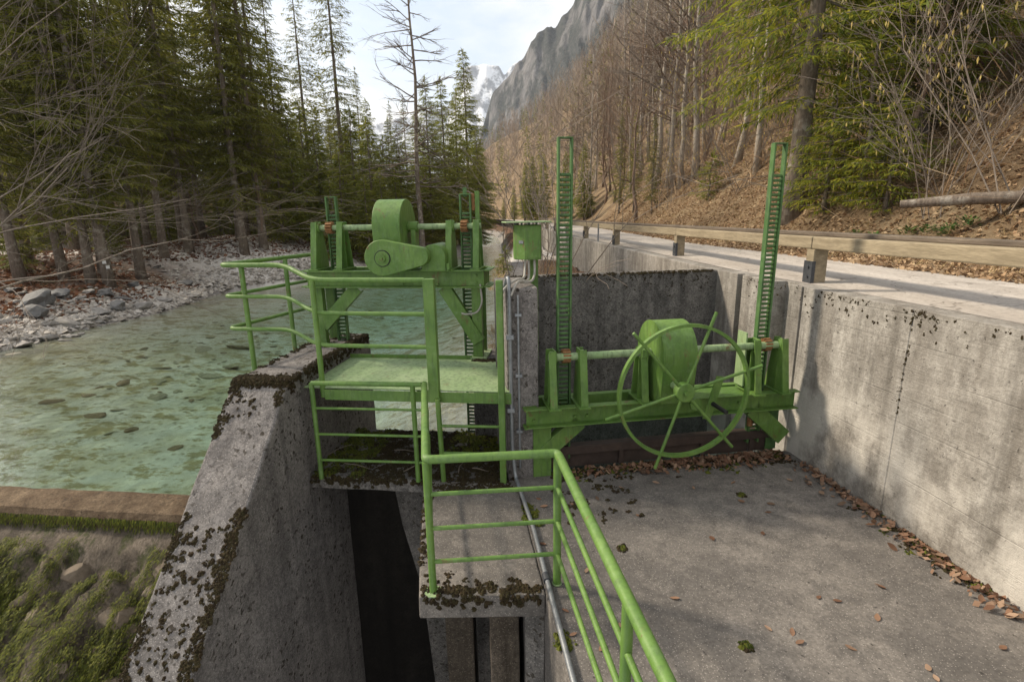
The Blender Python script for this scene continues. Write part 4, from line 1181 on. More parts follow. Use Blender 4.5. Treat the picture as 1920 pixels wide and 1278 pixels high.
while cnt < 262:
    if rng.random() < .66:
        q = RW(rng.triangular(1.2, 3.62, 3.1), 4.67 - abs(rng.gauss(0, .12)), 0)
    else:
        y = rng.triangular(1.0, 5.0, 4.6); q = Vector((wx(y) - .03 - abs(rng.gauss(0, .09)) * (.5 + y / 6), y, 0))
    if q.x > wx(q.y) - .02: continue
    put_leaf(q.x, q.y, rng.uniform(.014, .04), rng.uniform(.05, .082), 'brown beech leaf in the drift along the gate and wall foot', 'leaves drifted along gate and wall', .35); cnt += 1
for (px, py) in ((1197, 967), (1165, 915), (1120, 935), (1072, 945), (1390, 940), (1445, 945), (1440, 960), (1570, 1127), (1440, 1178), (1485, 1185), (1500, 1205), (1595, 1215), (1535, 1120), (1645, 1158), (1740, 1252), (1755, 1272), (1650, 1100), (1265, 1122), (1880, 1215), (1335, 1010), (1430, 1000), (1020, 950), (1010, 935), (1075, 1190), (1100, 1070), (1130, 1215), (1060, 1145), (1145, 1255), (1018, 1020), (1230, 905), (1300, 915), (1375, 905), (1480, 900), (1160, 1175)):
    d = ray(px, py); t = -CAM_Z / d[2]
    put_leaf(d[0] * t, d[1] * t, .004, rng.uniform(.045, .07), 'single brown leaf lying apart on the open slab', 'leaves scattered on the slabs', .12)
m = MB(); r3 = random.Random(91)
for k in range(1500):
    if r3.random() < .62: q = RW(r3.triangular(1.1, 3.62, 3.2), 4.69 - abs(r3.gauss(0, .10)), 0)
    else:
        y = r3.triangular(.6, 5.0, 4.4); q = Vector((wx(y) - .015 - abs(r3.gauss(0, .07)), y, 0))
    if q.x > wx(q.y) - .012: continue
    s = r3.uniform(.010, .030); a = r3.uniform(0, 6.28); c, sn = math.cos(a) * s, math.sin(a) * s; t1 = r3.gauss(0, .4) * s; t2 = r3.gauss(0, .4) * s; z = r3.uniform(.006, .022)
    m.add([(q.x - c, q.y - sn, z - t1), (q.x + sn * .6, q.y - c * .6, z + t2), (q.x + c, q.y + sn, z + t1 + .005), (q.x - sn * .6, q.y + c * .6, z - t2 + .004)], [(0, 1, 2, 3)])
tag(m.build('leaf_debris', LEAF), 'crumbled brown leaf debris along the gate and wall foot', kind='stuff')
STICK = [[(-1.75, 5.0), (-1.45, 4.85)], [(-1.1, 4.8), (-.95, 4.95)], [(-.9, 5.0), (-.72, 5.15)], [(-1.3, 5.3), (-1.05, 5.22)], [(-.55, 4.75), (-.52, 4.95)], [(-2.0, 5.2), (-1.8, 5.45)], [(-.42, 4.85), (-.25, 4.75)]]
for k, (a, c) in enumerate(STICK):
    m = MB(); mid = ((a[0] + c[0]) / 2 + rng.gauss(0, .02), (a[1] + c[1]) / 2, .045)
    x0, y0_ = a; P = [(0, 0, .02), (mid[0] - x0, mid[1] - y0_, .04), (c[0] - x0, c[1] - y0_, .03)]
    m.tube(P, [.006, .005, .002], 5); o = m.build('stick', TWIG_L); o.location = (x0, y0_, .012)
    tag(o, 'thin dry stick lying on the moss slab', 'stick', 'dry sticks on the moss')

def litter(name, label, spots, mat, size):
    m = MB()
    for x, y, z in spots:
        s = rng.uniform(*size); a = rng.uniform(0, 6.28); c, sn = math.cos(a) * s, math.sin(a) * s
        tz = rng.gauss(0, .45) * s; t2 = rng.gauss(0, .35) * s
        m.add([(x - c, y - sn, z + .01 - tz), (x + sn * .5, y - c * .5, z + .02 + t2), (x + c, y + sn, z + .012 + tz), (x - sn * .5, y + c * .5, z + .02 - t2)], [(0, 1, 2, 3)])
    return tag(m.build(name, mat), label, kind='stuff')
N = 95000
yy = 3 + 34 * np.random.RandomState(4).rand(N) ** 1.5
dd = 12 * np.random.RandomState(5).rand(N) ** 1.3 - .3
xx = edgex(yy) + dd + np.random.RandomState(6).randn(N) * .05
zz = np.maximum(hill_z(xx, yy), 1.765)
litter('leaf_litter', 'dry brown leaves covering the hillside', zip(xx, yy, zz), LITTER, (.026, .058))
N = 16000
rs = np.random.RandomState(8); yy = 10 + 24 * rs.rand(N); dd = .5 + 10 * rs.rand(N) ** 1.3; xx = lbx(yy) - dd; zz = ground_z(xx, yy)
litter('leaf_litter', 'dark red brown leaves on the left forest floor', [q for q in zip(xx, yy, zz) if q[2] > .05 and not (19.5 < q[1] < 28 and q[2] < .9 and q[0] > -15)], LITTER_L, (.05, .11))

# ------------------------------------------------------------------ trees
def diamond(m, p, d, L_, w, up):
    s = d.cross(up)
    if s.length < 1e-3: s = d.orthogonal()
    s = s.normalized() * w
    q = p + d * (L_ * .45)
    m.add([p, q + s, p + d * L_, q - s], [(0, 1, 2, 3)])

def trunk_tube(m, H, r0, r1, seed, n=9, k=12, wob=.12):
    r2 = random.Random(seed); pts = []; rs = []; ox = oy = 0
    for i in range(k + 1):
        t = i / k
        pts.append((ox, oy, t * H - (.3 if i == 0 else 0))); rs.append((r0 + (r1 - r0) * t ** .9) * (1.45 if i == 0 else 1.08 if i == 1 else 1))
        ox += r2.gauss(0, wob / k * 2); oy += r2.gauss(0, wob / k * 2)
    m.tube(pts, rs, n)
    return pts

def spruce(name, seed, H, cb, R, mat, dens=1.0, droop=.35, sparse=0.0, r0=.14, bark=None, whorl=.34, dead=True, size=1.0):
    r2 = random.Random(seed); tm = MB(); cm = MB(); UP = Vector((0, 0, 1))
    tp = trunk_tube(tm, H, r0, .015, seed)
    tx = lambda z: Vector((float(np.interp(z, [p[2] for p in tp], [p[0] for p in tp])), float(np.interp(z, [p[2] for p in tp], [p[1] for p in tp])), z))
    z = cb
    while z < H - .12:
        t = (z - cb) / (H - cb)
        Lm = R * (1 - t) ** .75 * (.35 + .65 * min(1, t * 5 + .25)) + .12
        nb = 5 + (r2.random() < .5) - int(3 * t)
        a0 = r2.uniform(0, 6.28)
        for k in range(max(3, nb)):
            if r2.random() < sparse: continue
            a = a0 + 6.283 * k / max(3, nb) + r2.gauss(0, .25)
            Lb = Lm * r2.uniform(.6, 1.12); o = tx(z + r2.uniform(-.12, .12))
            h = Vector((math.cos(a), math.sin(a), 0)); sd = Vector((-h.y, h.x, 0)); dr = droop * r2.uniform(.6, 1.4) * (1 - .7 * t)
            f = lambda s: o + h * (Lb * s) + UP * (Lb * (-dr * s ** 1.25 + .30 * dr * s ** 3 + .12 * t * s))
            tm.tube([f(0), f(.35), f(.7), f(1)], [.008 + .012 * Lb / 2, .007 + .006 * Lb / 2, .007, .003], 3, False)
            st = max(3, int(Lb / .17 * dens))
            for i in range(st):
                s = .12 + .88 * (i + r2.random() * .8) / st
                p = f(min(s, 1)); l2 = Lb * .42 * (1.05 - s) * r2.uniform(.6, 1.2) + .12
                if s < .75:
                    for _ in range(2):
                        diamond(cm, p + sd * r2.gauss(0, .12 * Lb), (h * r2.uniform(.2, 1) + sd * r2.gauss(0, .6) - UP * r2.uniform(.0, .5)).normalized(), r2.uniform(.25, .42) * size, r2.uniform(.025, .05) * size, Vector((r2.gauss(0, .4), r2.gauss(0, .4), 1)))
                for sg in (-1, 1):
                    dv = (h * .75 + sd * sg * r2.uniform(.7, 1.1) - UP * r2.uniform(.1, .5)).normalized()
                    nn = max(1, int(l2 / (.095 * size)))
                    for j in range(nn):
                        q = p + dv * (l2 * j / nn) - UP * (.10 * (j / nn) ** 2 * l2)
                        d2 = (dv * r2.uniform(.4, 1) + Vector((r2.gauss(0, .35), r2.gauss(0, .35), -abs(r2.gauss(.25, .4))))).normalized()
                        diamond(cm, q, d2, r2.uniform(.15, .28) * size, r2.uniform(.011, .022) * size, Vector((r2.gauss(0, .5), r2.gauss(0, .5), 1)))
        z += whorl * r2.uniform(.75, 1.25) * (1 - .35 * t)
    for i in range(14): 
        diamond(cm, tx(H - .02 * i), Vector((r2.gauss(0, .5), r2.gauss(0, .5), .8)).normalized(), .25, .03, UP)
    if dead:
        z = .9
        while z < cb + .8:
            a = r2.uniform(0, 6.28); Lb = r2.uniform(.5, 1.7); h = Vector((math.cos(a), math.sin(a), 0)); o = tx(z)
            tm.tube([o, o + h * Lb * .5 - UP * .10 * Lb, o + h * Lb - UP * (.28 * Lb)], [.012, .008, .003], 3, False)
            for j in range(3):
                s = r2.uniform(.3, 1); q = o + h * Lb * s - UP * .25 * Lb * s
                d2 = (h + Vector((r2.gauss(0, .7), r2.gauss(0, .7), r2.gauss(-.2, .3)))).normalized()
                tm.tube([q, q + d2 * r2.uniform(.2, .5)], [.005, .002], 3, False)
            z += r2.uniform(.08, .3)
    return dict(kind='spruce', trunk=tm.mesh('trunk', True), crown=cm.mesh('crown'), bm=bark or BARK, cm=mat)

def grow(m, p, d, L_, r, depth, r2, P):
    k = 4 if depth > 1 else 3; pts = [p]; rs = [r]; q = p; dd = d
    for i in range(k):
        dd = (dd + Vector((r2.gauss(0, P['jit']), r2.gauss(0, P['jit']), r2.gauss(0, P['jit']) + P['up']))).normalized()
        q = q + dd * (L_ / k); pts.append(q); rs.append(max(P['rmin'], r * (1 - .55 * (i + 1) / k)))
    m.tube(pts, rs, 5 if depth > 2 else 3, False)
    if depth == 0:
        for cat in range(P.get('cat', 0)):
            if r2.random() < .5: P['out'].append(pts[r2.randint(1, k)])
        return
    for c in range(P['nch'][depth]):
        s = r2.uniform(.18, 1.0); i = min(int(s * k), k - 1); o = pts[i].lerp(pts[i + 1], s * k - i)
        ax = Vector((r2.gauss(0, 1), r2.gauss(0, 1), r2.gauss(0, .6))).normalized()
        nd = (dd * P['fwd'] + ax * P['spread']).normalized()
        grow(m, o, nd, L_ * r2.uniform(.38, .68), rs[i] * .62, depth - 1, r2, P)

def bare(name, seed, H, r0, cb, nbr, Lb, nch, up=.05, spread=.75, fwd=.7, jit=.10, rmin=.003, bark=None, twig=None, horiz=.35, lean=None):
    r2 = random.Random(seed); tm = MB(); cm = MB()
    tp = trunk_tube(tm, H, r0, .02, seed, 8, 12, .35)
    P = dict(jit=jit, up=up, rmin=rmin, nch=nch, spread=spread, fwd=fwd)
    for i in range(nbr):
        t = ((i + r2.random()) / nbr); z = cb + (H - cb) * t
        o = Vector((float(np.interp(z, [p[2] for p in tp], [p[0] for p in tp])), float(np.interp(z, [p[2] for p in tp], [p[1] for p in tp])), z))
        a = r2.uniform(0, 6.28) if lean is None else r2.gauss(lean, .7)
        d = Vector((math.cos(a), math.sin(a), horiz + .7 * t + r2.gauss(0, .15))).normalized()
        grow(cm, o, d, Lb * (1 - .6 * t) * r2.uniform(.6, 1.15), r0 * .33 * (1 - .6 * t), len(nch) - 1, r2, P)
    return dict(kind='bare', trunk=tm.mesh('trunk', True), crown=cm.mesh('crown', True), bm=bark or BARK_G, cm=twig or TWIG)

def shrub(name, seed, n, L_, nch, cat=3):
    r2 = random.Random(seed); cm = MB(); km = MB(); P = dict(jit=.13, up=.03, rmin=.0035, nch=nch, spread=.6, fwd=.8, cat=cat, out=[])
    for i in range(n):
        a = r2.uniform(0, 6.28); d = Vector((math.cos(a) * .55, math.sin(a) * .55, 1)).normalized()
        grow(cm, Vector((r2.gauss(0, .12), r2.gauss(0, .12), -.05)), d, L_ * r2.uniform(.7, 1.1), .012, len(nch) - 1, r2, P)
    for p in P['out']:
        diamond(km, p, Vector((r2.gauss(0, .12), r2.gauss(0, .12), -1)).normalized(), r2.uniform(.06, .11), .011, Vector((r2.gauss(0, 1), r2.gauss(0, 1), .1)))
        diamond(km, p, Vector((r2.gauss(0, .12), r2.gauss(0, .12), -1)).normalized(), r2.uniform(.06, .11), .011, Vector((r2.gauss(0, 1), r2.gauss(0, 1), .1)))
    return dict(kind='shrub', trunk=cm.mesh('stems', True), crown=km.mesh('catkins'), bm=TWIG_L, cm=CATKIN)

for_names = {}
def plant(proto, name, loc, label, cat='tree', group=None, s=1.0, rot=None, tilt=(0, 0), sz=None):
    o = bpy.data.objects.new(name, None); COL.objects.link(o); o.empty_display_size = .3
    o.location = loc; o.scale = (s, s, sz or s); o.rotation_euler = (tilt[0], tilt[1], rng.uniform(0, 6.28) if rot is None else rot)
    tag(o, label, cat, group)
    for nm, me, mt in ((('stems', 'catkins') if proto['kind'] == 'shrub' else ('trunk', 'crown')) and
                       (('stems' if proto['kind'] == 'shrub' else 'trunk', proto['trunk'], proto['bm']), ('catkins' if proto['kind'] == 'shrub' else 'crown', proto['crown'], proto['cm']))):
        if len(me.polygons) == 0: continue
        ch = link_mesh(nm, me, mt, o)
        if nm == 'catkins': ch['kind'] = 'stuff'
    return o

SP_T = [spruce('a', 1, 15.5, 2.6, 2.3, NEEDLE, droop=.42), spruce('b', 2, 14.5, 2.0, 2.2, NEEDLE, droop=.5, sparse=.1), spruce('c', 3, 16, 3.2, 2.3, NEEDLE, droop=.4, sparse=.15)]
SP_TALL = [spruce('d', 4, 20, 6.5, 2.3, NEEDLE, .8, droop=.3, sparse=.2, r0=.2), spruce('e', 5, 18, 4.0, 2.0, NEEDLE, .8, droop=.35, sparse=.15)]
SP_Y = [spruce('f', 6, 6.0, .5, 1.7, NEEDLE_B, 1.2, .22, r0=.08, whorl=.27, dead=False, size=1.1), spruce('g', 7, 5.0, .3, 1.4, NEEDLE_B, 1.2, .2, r0=.07, whorl=.25, dead=False, size=1.1)]
SP_M = [spruce('h', 8, 13.5, 1.0, 3.1, NEEDLE_B, 1.25, .3, r0=.16, whorl=.28), spruce('i', 9, 12.0, .7, 2.9, NEEDLE_B, 1.25, .3, r0=.15, whorl=.28)]
SP_R = spruce('j', 10, 15, 2.5, 3.7, NEEDLE_Y, 1.1, .5, sparse=.12, r0=.22, whorl=.42, size=.85)
SP_RB = spruce('k', 13, 13, 2.0, 3.2, NEEDLE_Y, .9, .45, sparse=.15, r0=.14, whorl=.40, bark=BARK_R)
BUSH = [spruce('l', 11, 2.6, .12, 1.25, NEEDLE_Y, 1.2, .12, r0=.05, whorl=.2, dead=False, size=.6), spruce('m', 12, 1.3, .08, .6, NEEDLE_B, 1.2, .1, r0=.03, whorl=.16, dead=False, size=.55)]
BARE = [bare('n', 21, 11, .11, 2.2, 26, 3.0, (0, 3, 4), up=.05, horiz=.5), bare('o', 22, 9.5, .08, 1.6, 30, 2.7, (0, 4, 4), up=.07, horiz=.5, bark=TWIG), bare('p', 23, 12.5, .13, 3.6, 24, 3.2, (0, 3, 5), up=.03, horiz=.3, twig=TWIG_L),
        bare('q', 24, 8, .06, 1.2, 30, 2.2, (0, 4, 4), up=.09, horiz=.6, bark=TWIG)]
LARCH = bare('r', 25, 17, .17, 3.5, 70, 2.6, (0, 2, 5), up=.015, horiz=-.25, spread=.5, fwd=.9, bark=BARK, twig=BARK, rmin=.004)
ARCH = bare('s', 26, 6.5, .055, 1.2, 26, 4.8, (0, 4, 5, 3), up=-.01, horiz=.2, spread=.42, fwd=1.0, jit=.08, rmin=.0026, twig=TWIG_L, bark=BARK_G, lean=0.15)
HAZEL = [shrub('t', 31, 7, 3.6, (0, 4, 5)), shrub('u', 32, 6, 3.0, (0, 4, 5)), shrub('v', 33, 6, 2.2, (0, 3, 4), 0)]
DEADSH = shrub('w', 34, 5, 1.9, (0, 4, 4), 0)

def PD(px, dist):
    d = ray(px, 420); d = d / math.hypot(d[0], d[1]); return Vector((d[0] * dist, d[1] * dist, height(d[0] * dist, d[1] * dist)))
# left bank: front row of trunks
FR = [(40, 528, 0, .95, 'spruce at the far left edge behind the boulders'), (122, 524, 2, .9, 'slim spruce with grey lichened trunk left of the marked trunk'), (172, 533, 1, .95, 'lichened spruce second from the marked trunk on the left bank'),
      (207, 537, 0, 1.0, 'spruce with white paint marks low on its trunk'), (266, 524, 2, .98, 'spruce right of the paint marked trunk above the bank')]
marked = None
for px, py, k, s, lab in FR:
    o = plant(SP_T[k], 'spruce_tree', G(px, py), lab, 'tree', 'spruces on the left bank', s)
    if px == 207: marked = o
PAINT = m_simple('white_paint', (.6, .6, .58), (.72, .72, .7), 20, .7, .2, .002)
q = marked.location; d = Vector((-q.x, -q.y, 0)).normalized(); sd = Vector((d.y, -d.x, 0))
for dz, du in ((.62, -.03), (.78, .04)):
    m = MB(); c = d * .19 + sd * du + Vector((0, 0, dz)); m.bar(c - Vector((0, 0, .05)), c + Vector((0, 0, .05)), .10, .06, d)
    pm = m.build('paint_mark', PAINT, marked, recalc=True); pm.rotation_euler.z = -marked.rotation_euler.z
MID = [(355, 474, 0, 1.05, 'spruce behind the gravel mound, trunk bare at the base'), (460, 478, 1, 1.1, 'dark spruce with drooping boughs above the gravel spit'), (495, 468, 2, 1.1, 'tall spruce right of the drooping one above the gravel spit')]
for px, py, k, s, lab in MID: plant(SP_T[k], 'spruce_tree', G(px, py), lab, 'tree', 'spruces on the left bank', s)
for px, dist, s, lab in ((570, 42, .60, 'leftmost full spruce of the clump behind the left hoist'), (612, 45, .70, 'full spruce behind the left rack in the hoist clump'), (664, 42, .62, 'full spruce between left rack and casing in the hoist clump'), (706, 46, .76, 'tallest full spruce just left of the casing'), (736, 40, .60, 'full spruce right above the gear casing'), (640, 50, .80, 'full spruce at the back of the hoist clump')):
    plant(SP_M[px % 2], 'spruce_tree', PD(px, dist), lab, 'tree', 'full spruces behind the left hoist', s)
rt = random.Random(17); taken = []
def scatter(n, xr, yr, ok, mind):
    out = []; tries = 0
    while len(out) < n and tries < 6000:
        tries += 1; x = rt.uniform(*xr); y = rt.uniform(*yr)
        if not ok(x, y): continue
        if any((x - a) ** 2 + (y - c) ** 2 < mind ** 2 for a, c in taken + out): continue
        out.append((x, y))
    taken.extend(out); return out
def pxx(x, y): 
    v = np.array([x, y, -.5]); return 960 + CAM_F * (v @ _CX) / (v @ _F)
def where(x, y):
    p_ = pxx(x, y)
    a = 'at the far left edge' if p_ < 90 else 'behind the largest boulders' if p_ < 190 else 'behind the paint marked trunk' if p_ < 290 else 'behind the gravel mound' if p_ < 400 else 'above the gravel spit' if p_ < 500 else 'left of the left hoist'
    return a + (' near the bank' if y < 26 else ' far back' if y > 38 else ' halfway back')
def where_r(x, y):
    p_ = pxx(x, y)
    a = 'over the far road bend' if p_ < 1230 else 'around the pale trunk pair' if p_ < 1340 else 'left of the big roadside spruce' if p_ < 1480 else 'behind the roadside bushes' if p_ < 1700 else 'above the green plants' if p_ < 1850 else 'at the right edge'
    return a + (' low on the slope' if x - float(edgex(y)) < 6 else ' high on the slope' if x - float(edgex(y)) > 13 else ' midway up')
for x, y in scatter(46, (-48, -11), (18, 52), lambda x, y: x < float(lbx(y)) - 3.2 and -60 < pxx(x, y) < 520, 2.5):
    plant(rt.choice(SP_T + SP_T + SP_TALL), 'spruce_tree', (x, y, height(x, y)), 'spruce of the left forest ' + where(x, y), 'tree', 'spruces of the left forest', rt.uniform(.9, 1.25))
for x, y in scatter(26, (-40, -9), (17, 40), lambda x, y: x < float(lbx(y)) - 2.6 and -40 < pxx(x, y) < 640, 1.8):
    plant(rt.choice(SP_Y), 'young_spruce', (x, y, height(x, y)), 'low young spruce ' + where(x, y), 'tree', 'undergrowth spruces', rt.uniform(.5, 1.0))
for x, y in scatter(10, (-34, -11), (18, 34), lambda x, y: x < float(lbx(y)) - 2.2 and -60 < pxx(x, y) < 560, 1.6):
    plant(rt.choice((BARE[3], BARE[1])), 'bare_sapling', (x, y, height(x, y)), 'leafless sapling ' + where(x, y), 'tree', 'bare saplings of the left bank', rt.uniform(.5, .9))
plant(ARCH, 'bare_tree', Vector((*at(-95, 470, 13.0)[:2], -.1)), 'leafless tree at the left edge with long grey branches arching right', 'tree', None, 1.0, rot=-.35)
# centre left: thin tall trees against the sky
CT = [(545, 452, SP_TALL[1], .72, 'thin spruce against the white sky left of the left hoist'), (592, 446, SP_TALL[0], .8, 'slender sky lit conifer above the left rack'), (655, 444, SP_TALL[0], .98, 'tallest sparse conifer right of the left rack'),
      (690, 440, SP_TALL[1], .62, 'small thin conifer behind the gear casing')]
for px, py, pr, s, lab in CT: plant(pr, 'conifer_tree', G(px, py), lab, 'tree', None, s)
plant(LARCH, 'larch_tree', PD(786, 31), 'leafless larch with straight trunk rising over the left hoist', 'tree', None, 1.0, tilt=(0, -.03))
for px, dist, k, s, lab in ((812, 37, 0, .80, 'spruce just right of the leafless larch'), (838, 41, 1, .98, 'spruce with pointed top between larch and cabinet'), (882, 50, 0, 1.22, 'tall pointed spruce at the river bend'), (898, 47, 1, .82, 'shorter spruce overhanging the river bend'), (862, 45, 1, 1.0, 'spruce filling the gap behind the river bend pair'), (756, 36, 1, .62, 'green spruce left of the larch trunk'), (790, 44, 1, .8, 'spruce standing behind the larch trunk')):
    plant(SP_M[k], 'spruce_tree', PD(px, dist), lab, 'tree', 'spruces at the river bend', s)
for px, dist, s in ((560, 30, 1.0), (605, 33, 1.25), (580, 36, 1.35), (645, 31, 1.05), (700, 33, 1.2), (728, 37, 1.1), (530, 29, .95), (672, 36, 1.3), (745, 33, .95), (625, 28, .8), (550, 34, 1.3), (690, 29, .75), (655, 39, 1.4), (718, 30, .8), (520, 33, 1.2)):
    plant(SP_Y[int(px) % 2], 'young_spruce', PD(px, dist), 'young green spruce ' + ('left of the left rack' if px < 570 else 'behind the left rack' if px < 628 else 'between left rack and gear casing' if px < 695 else 'behind the gear casing') + (' close to the water' if dist < 31 else ' at the back' if dist > 35 else ' halfway back'), 'tree', 'young spruces of the far bank', s)
for x, y in scatter(34, (-34, -4), (44, 95), lambda x, y: x < float(lbx(y)) - 2 and 500 < pxx(x, y) < 905, 2.2):
    plant(rt.choice(SP_TALL + [SP_M[1]] + BARE[:1]), 'conifer_tree', (x, y, height(x, y)), 'distant tree behind the young spruces of the far bank', 'tree', 'distant trees left of the river', rt.uniform(.45, .72))

# right hillside
plant(SP_R, 'spruce_tree', G(1487, 402), 'big spruce by the road with yellow green hanging boughs', 'tree', None, 1.0, rot=1.0)
plant(SP_RB, 'pine_tree', PD(1795, 16), 'conifer with reddish trunk high on the right slope', 'tree', None, 1.0)
plant(SP_RB, 'pine_tree', PD(1640, 17), 'yellow green conifer behind the big roadside spruce', 'tree', None, 1.05)
plant(SP_M[1], 'spruce_tree', PD(1700, 15), 'dark green spruce behind the roadside bushes', 'tree', None, .9)
for px, py, k, s, lab in ((1262, 352, 2, 1.0, 'tall pale bare trunk, left one of the pair above the road'), (1278, 350, 0, 1.1, 'tall pale bare trunk, right one of the pair above the road'), (1318, 330, 1, 1.05, 'slim bare tree right of the pale pair'), (1420, 320, 0, .95, 'bare tree left of the big roadside spruce'),
                          (1560, 250, 2, 1.0, 'bare tree high behind the big roadside spruce'), (1188, 385, 3, .9, 'thin bare tree at the far road bend')):
    plant(BARE[k], 'bare_tree', G(px, py), lab, 'tree', None, s)
for px, py, s, lab in ((1545, 395, 1.0, 'bushy young spruce right beside the big trunk'), (1610, 380, 1.15, 'largest bushy young spruce on the roadside'), (1660, 395, .8, 'low bushy spruce at the right end of the green bushes'), (1500, 330, .7, 'small spruce bush behind the big trunk'), (1580, 330, 1.0, 'spruce bush behind the roadside bushes')):
    plant(BUSH[0], 'spruce_bush', G(px, py), lab, 'bush', 'spruce bushes along the road', s)
plant(BUSH[1], 'spruce_bush', G(1330, 372), 'single round bush on the open leaf slope', 'bush', None, 1.1)
for px, py, s in ((1188, 398, .36), (1222, 400, .30), (1160, 402, .40)):
    plant(SP_T[1], 'spruce_tree', G(px, py), 'small spruce at the far road bend, ' + ('middle one' if px == 1188 else 'rightmost' if px == 1222 else 'leftmost') + ' of three', 'tree', 'spruces at the road bend', s)
for x, y in scatter(78, (6, 34), (9, 44), lambda x, y: x > float(edgex(y)) + 2.6 and 1080 < pxx(x, y) < 2050, 1.7):
    plant(rt.choice(BARE), 'bare_tree', (x, y, height(x, y)), 'leafless tree ' + where_r(x, y), 'tree', 'bare trees of the right slope', rt.uniform(.75, 1.35), tilt=(rt.gauss(0, .05), rt.gauss(0, .05)))
for x, y in scatter(38, (4, 45), (26, 62), lambda x, y: x > float(edgex(y)) + 1.5 and 1040 < pxx(x, y) < 1420, 2.0):
    plant(rt.choice((BARE[0], BARE[2], BARE[1])), 'bare_tree', (x, y, height(x, y)), 'distant slender bare tree ' + where_r(x, y), 'tree', 'bare trees up the valley', rt.uniform(.9, 1.4))
for x, y in scatter(34, (6, 22), (5.5, 26), lambda x, y: x > float(edgex(y)) + 2.2 and 1180 < pxx(x, y) < 2100, 1.4):
    plant(rt.choice(HAZEL), 'hazel_shrub', (x, y, height(x, y)), 'hazel shrub with catkins ' + where_r(x, y), 'shrub', 'hazel shrubs of the right slope', rt.uniform(.75, 1.2))
for x, y in scatter(12, (9, 34), (10, 40), lambda x, y: x > float(edgex(y)) + 6 and 1250 < pxx(x, y) < 2000, 2.5):
    plant(rt.choice((SP_RB, SP_M[1], SP_T[1])), 'spruce_tree', (x, y, height(x, y)), 'conifer among bare trees ' + where_r(x, y), 'tree', 'conifers of the right slope', rt.uniform(.7, 1.0))
plant(HAZEL[0], 'hazel_shrub', G(1900, 395), 'catkin hung hazel leaning in at the right edge', 'shrub', None, 1.15)
plant(HAZEL[1], 'hazel_shrub', G(1760, 405), 'catkin hung hazel above the green plants', 'shrub', None, 1.0)
# road bend and divider wall
for px, py, s in ((1000, 425, .34), (965, 420, .30), (1020, 420, .42), (1060, 415, .45), (1095, 412, .5), (945, 418, .26), (985, 415, .45)):
    plant(rt.choice(SP_M), 'spruce_tree', G(px, py), 'dark spruce where road and river meet in the distance', 'tree', 'spruces beyond the road bend', s)
plant(DEADSH, 'bare_shrub', Vector((.55, 7.3, 1.0)), 'pale leafless shrub behind the cross wall beside the left tall rack', 'shrub', None, 1.0)
plant(DEADSH, 'bare_shrub', Vector((.75, 9.0, 1.0)), 'second pale leafless shrub farther along the divider wall', 'shrub', None, 1.05)
plant(BUSH[1], 'young_spruce', Vector((-.12, 9.6, 1.35)), 'tiny spruce growing on the divider wall left of the cabinet', 'tree', None, .42)

# fallen log, low green plants, dry grass
q = G(1905, 398); m = MB(); m.tube([(-1.3, .25, .12), (-.5, .1, .18), (.6, -.05, .2), (1.9, -.2, .22)], [.06, .085, .09, .085], 9)
o = m.build('fallen_log', BARK, smooth=50); o.location = q; o.rotation_euler = (0, .0, -.45); tag(o, 'mossy fallen log on the slope at the right edge', 'log')
def leafplant(seed):
    r2 = random.Random(seed); m = MB()
    for i in range(60):
        a = r2.uniform(0, 6.28); r = r2.uniform(0, .16); d = Vector((math.cos(a), math.sin(a), r2.uniform(.2, .8))).normalized()
        diamond(m, Vector((math.cos(a) * r * .9, math.sin(a) * r * .9, r2.uniform(.02, .14))), d, r2.uniform(.05, .11), r2.uniform(.012, .022), Vector((0, 0, 1)))
    return m.mesh('leaf_plant')
LP = [leafplant(s) for s in range(3)]
for k, (px, py, lab) in enumerate(((1600, 447, None), (1640, 452, None), (1780, 437, None), (1765, 446, None), (1700, 445, None), (1815, 430, None), (1735, 440, None))):
    q = G(px, py); o = link_mesh('leafy_plant', LP[k % 3], GREENLEAF); o.location = q; o.rotation_euler.z = k; s = rng.uniform(.8, 1.3); o.scale = (s, s, s)
    tag(o, 'low dark green leafy plant among the brown leaves by the road', 'plant', 'green plants by the road')
m = MB()
def tuft(m, c, n, h):
    for i in range(n):
        a = rng.uniform(0, 6.28); d = Vector((math.cos(a) * .7, math.sin(a) * .7, rng.uniform(.3, 1))).normalized()
        p = Vector(c) + Vector((rng.gauss(0, .05), rng.gauss(0, .05), 0)); diamond(m, p, d, h * rng.uniform(.5, 1.2), .005, Vector((0, 0, 1)))
for k in range(420):
    y = rng.uniform(4.5, 30); x = float(edgex(y)) + abs(rng.gauss(0, 1.6)) * (1 + .5 * (y > 10)); tuft(m, (x, y, height(x, y)), 10, .2)
for k in range(150):
    y = rng.uniform(6.4, 24); x = float(rbx(y)) + rng.uniform(-.1, 2.0) if y > 12.6 else rng.choice((rng.uniform(-.5, -.22), rng.uniform(.3, 1.6)))
    z = float(ground_z(x, y)); tuft(m, (x, y, z), 14, .3)
for k in range(40):
    y = rng.uniform(7.5, 12.4); tuft(m, (rng.uniform(-.3, -.1), y, 1.41), 10, .22)
tag(m.build('dry_grass', GRASS), 'dry straw coloured grass along road and divider wall', kind='stuff')
m = MB()
for k in range(170):
    y = rng.uniform(14, 34); x = float(lbx(y)) - rng.uniform(2.2, 12); z = height(x, y)
    for j in range(9):
        p = Vector((x + rng.gauss(0, .4), y + rng.gauss(0, .4), z)); d = Vector((rng.gauss(0, .6), rng.gauss(0, .6), rng.uniform(.1, 1))).normalized()
        diamond(m, p, d, rng.uniform(.4, 1.3), .006, Vector((0, 0, 1)))
tag(m.build('brushwood', TWIG_L), 'tangle of dead twigs on the left forest floor', kind='stuff')

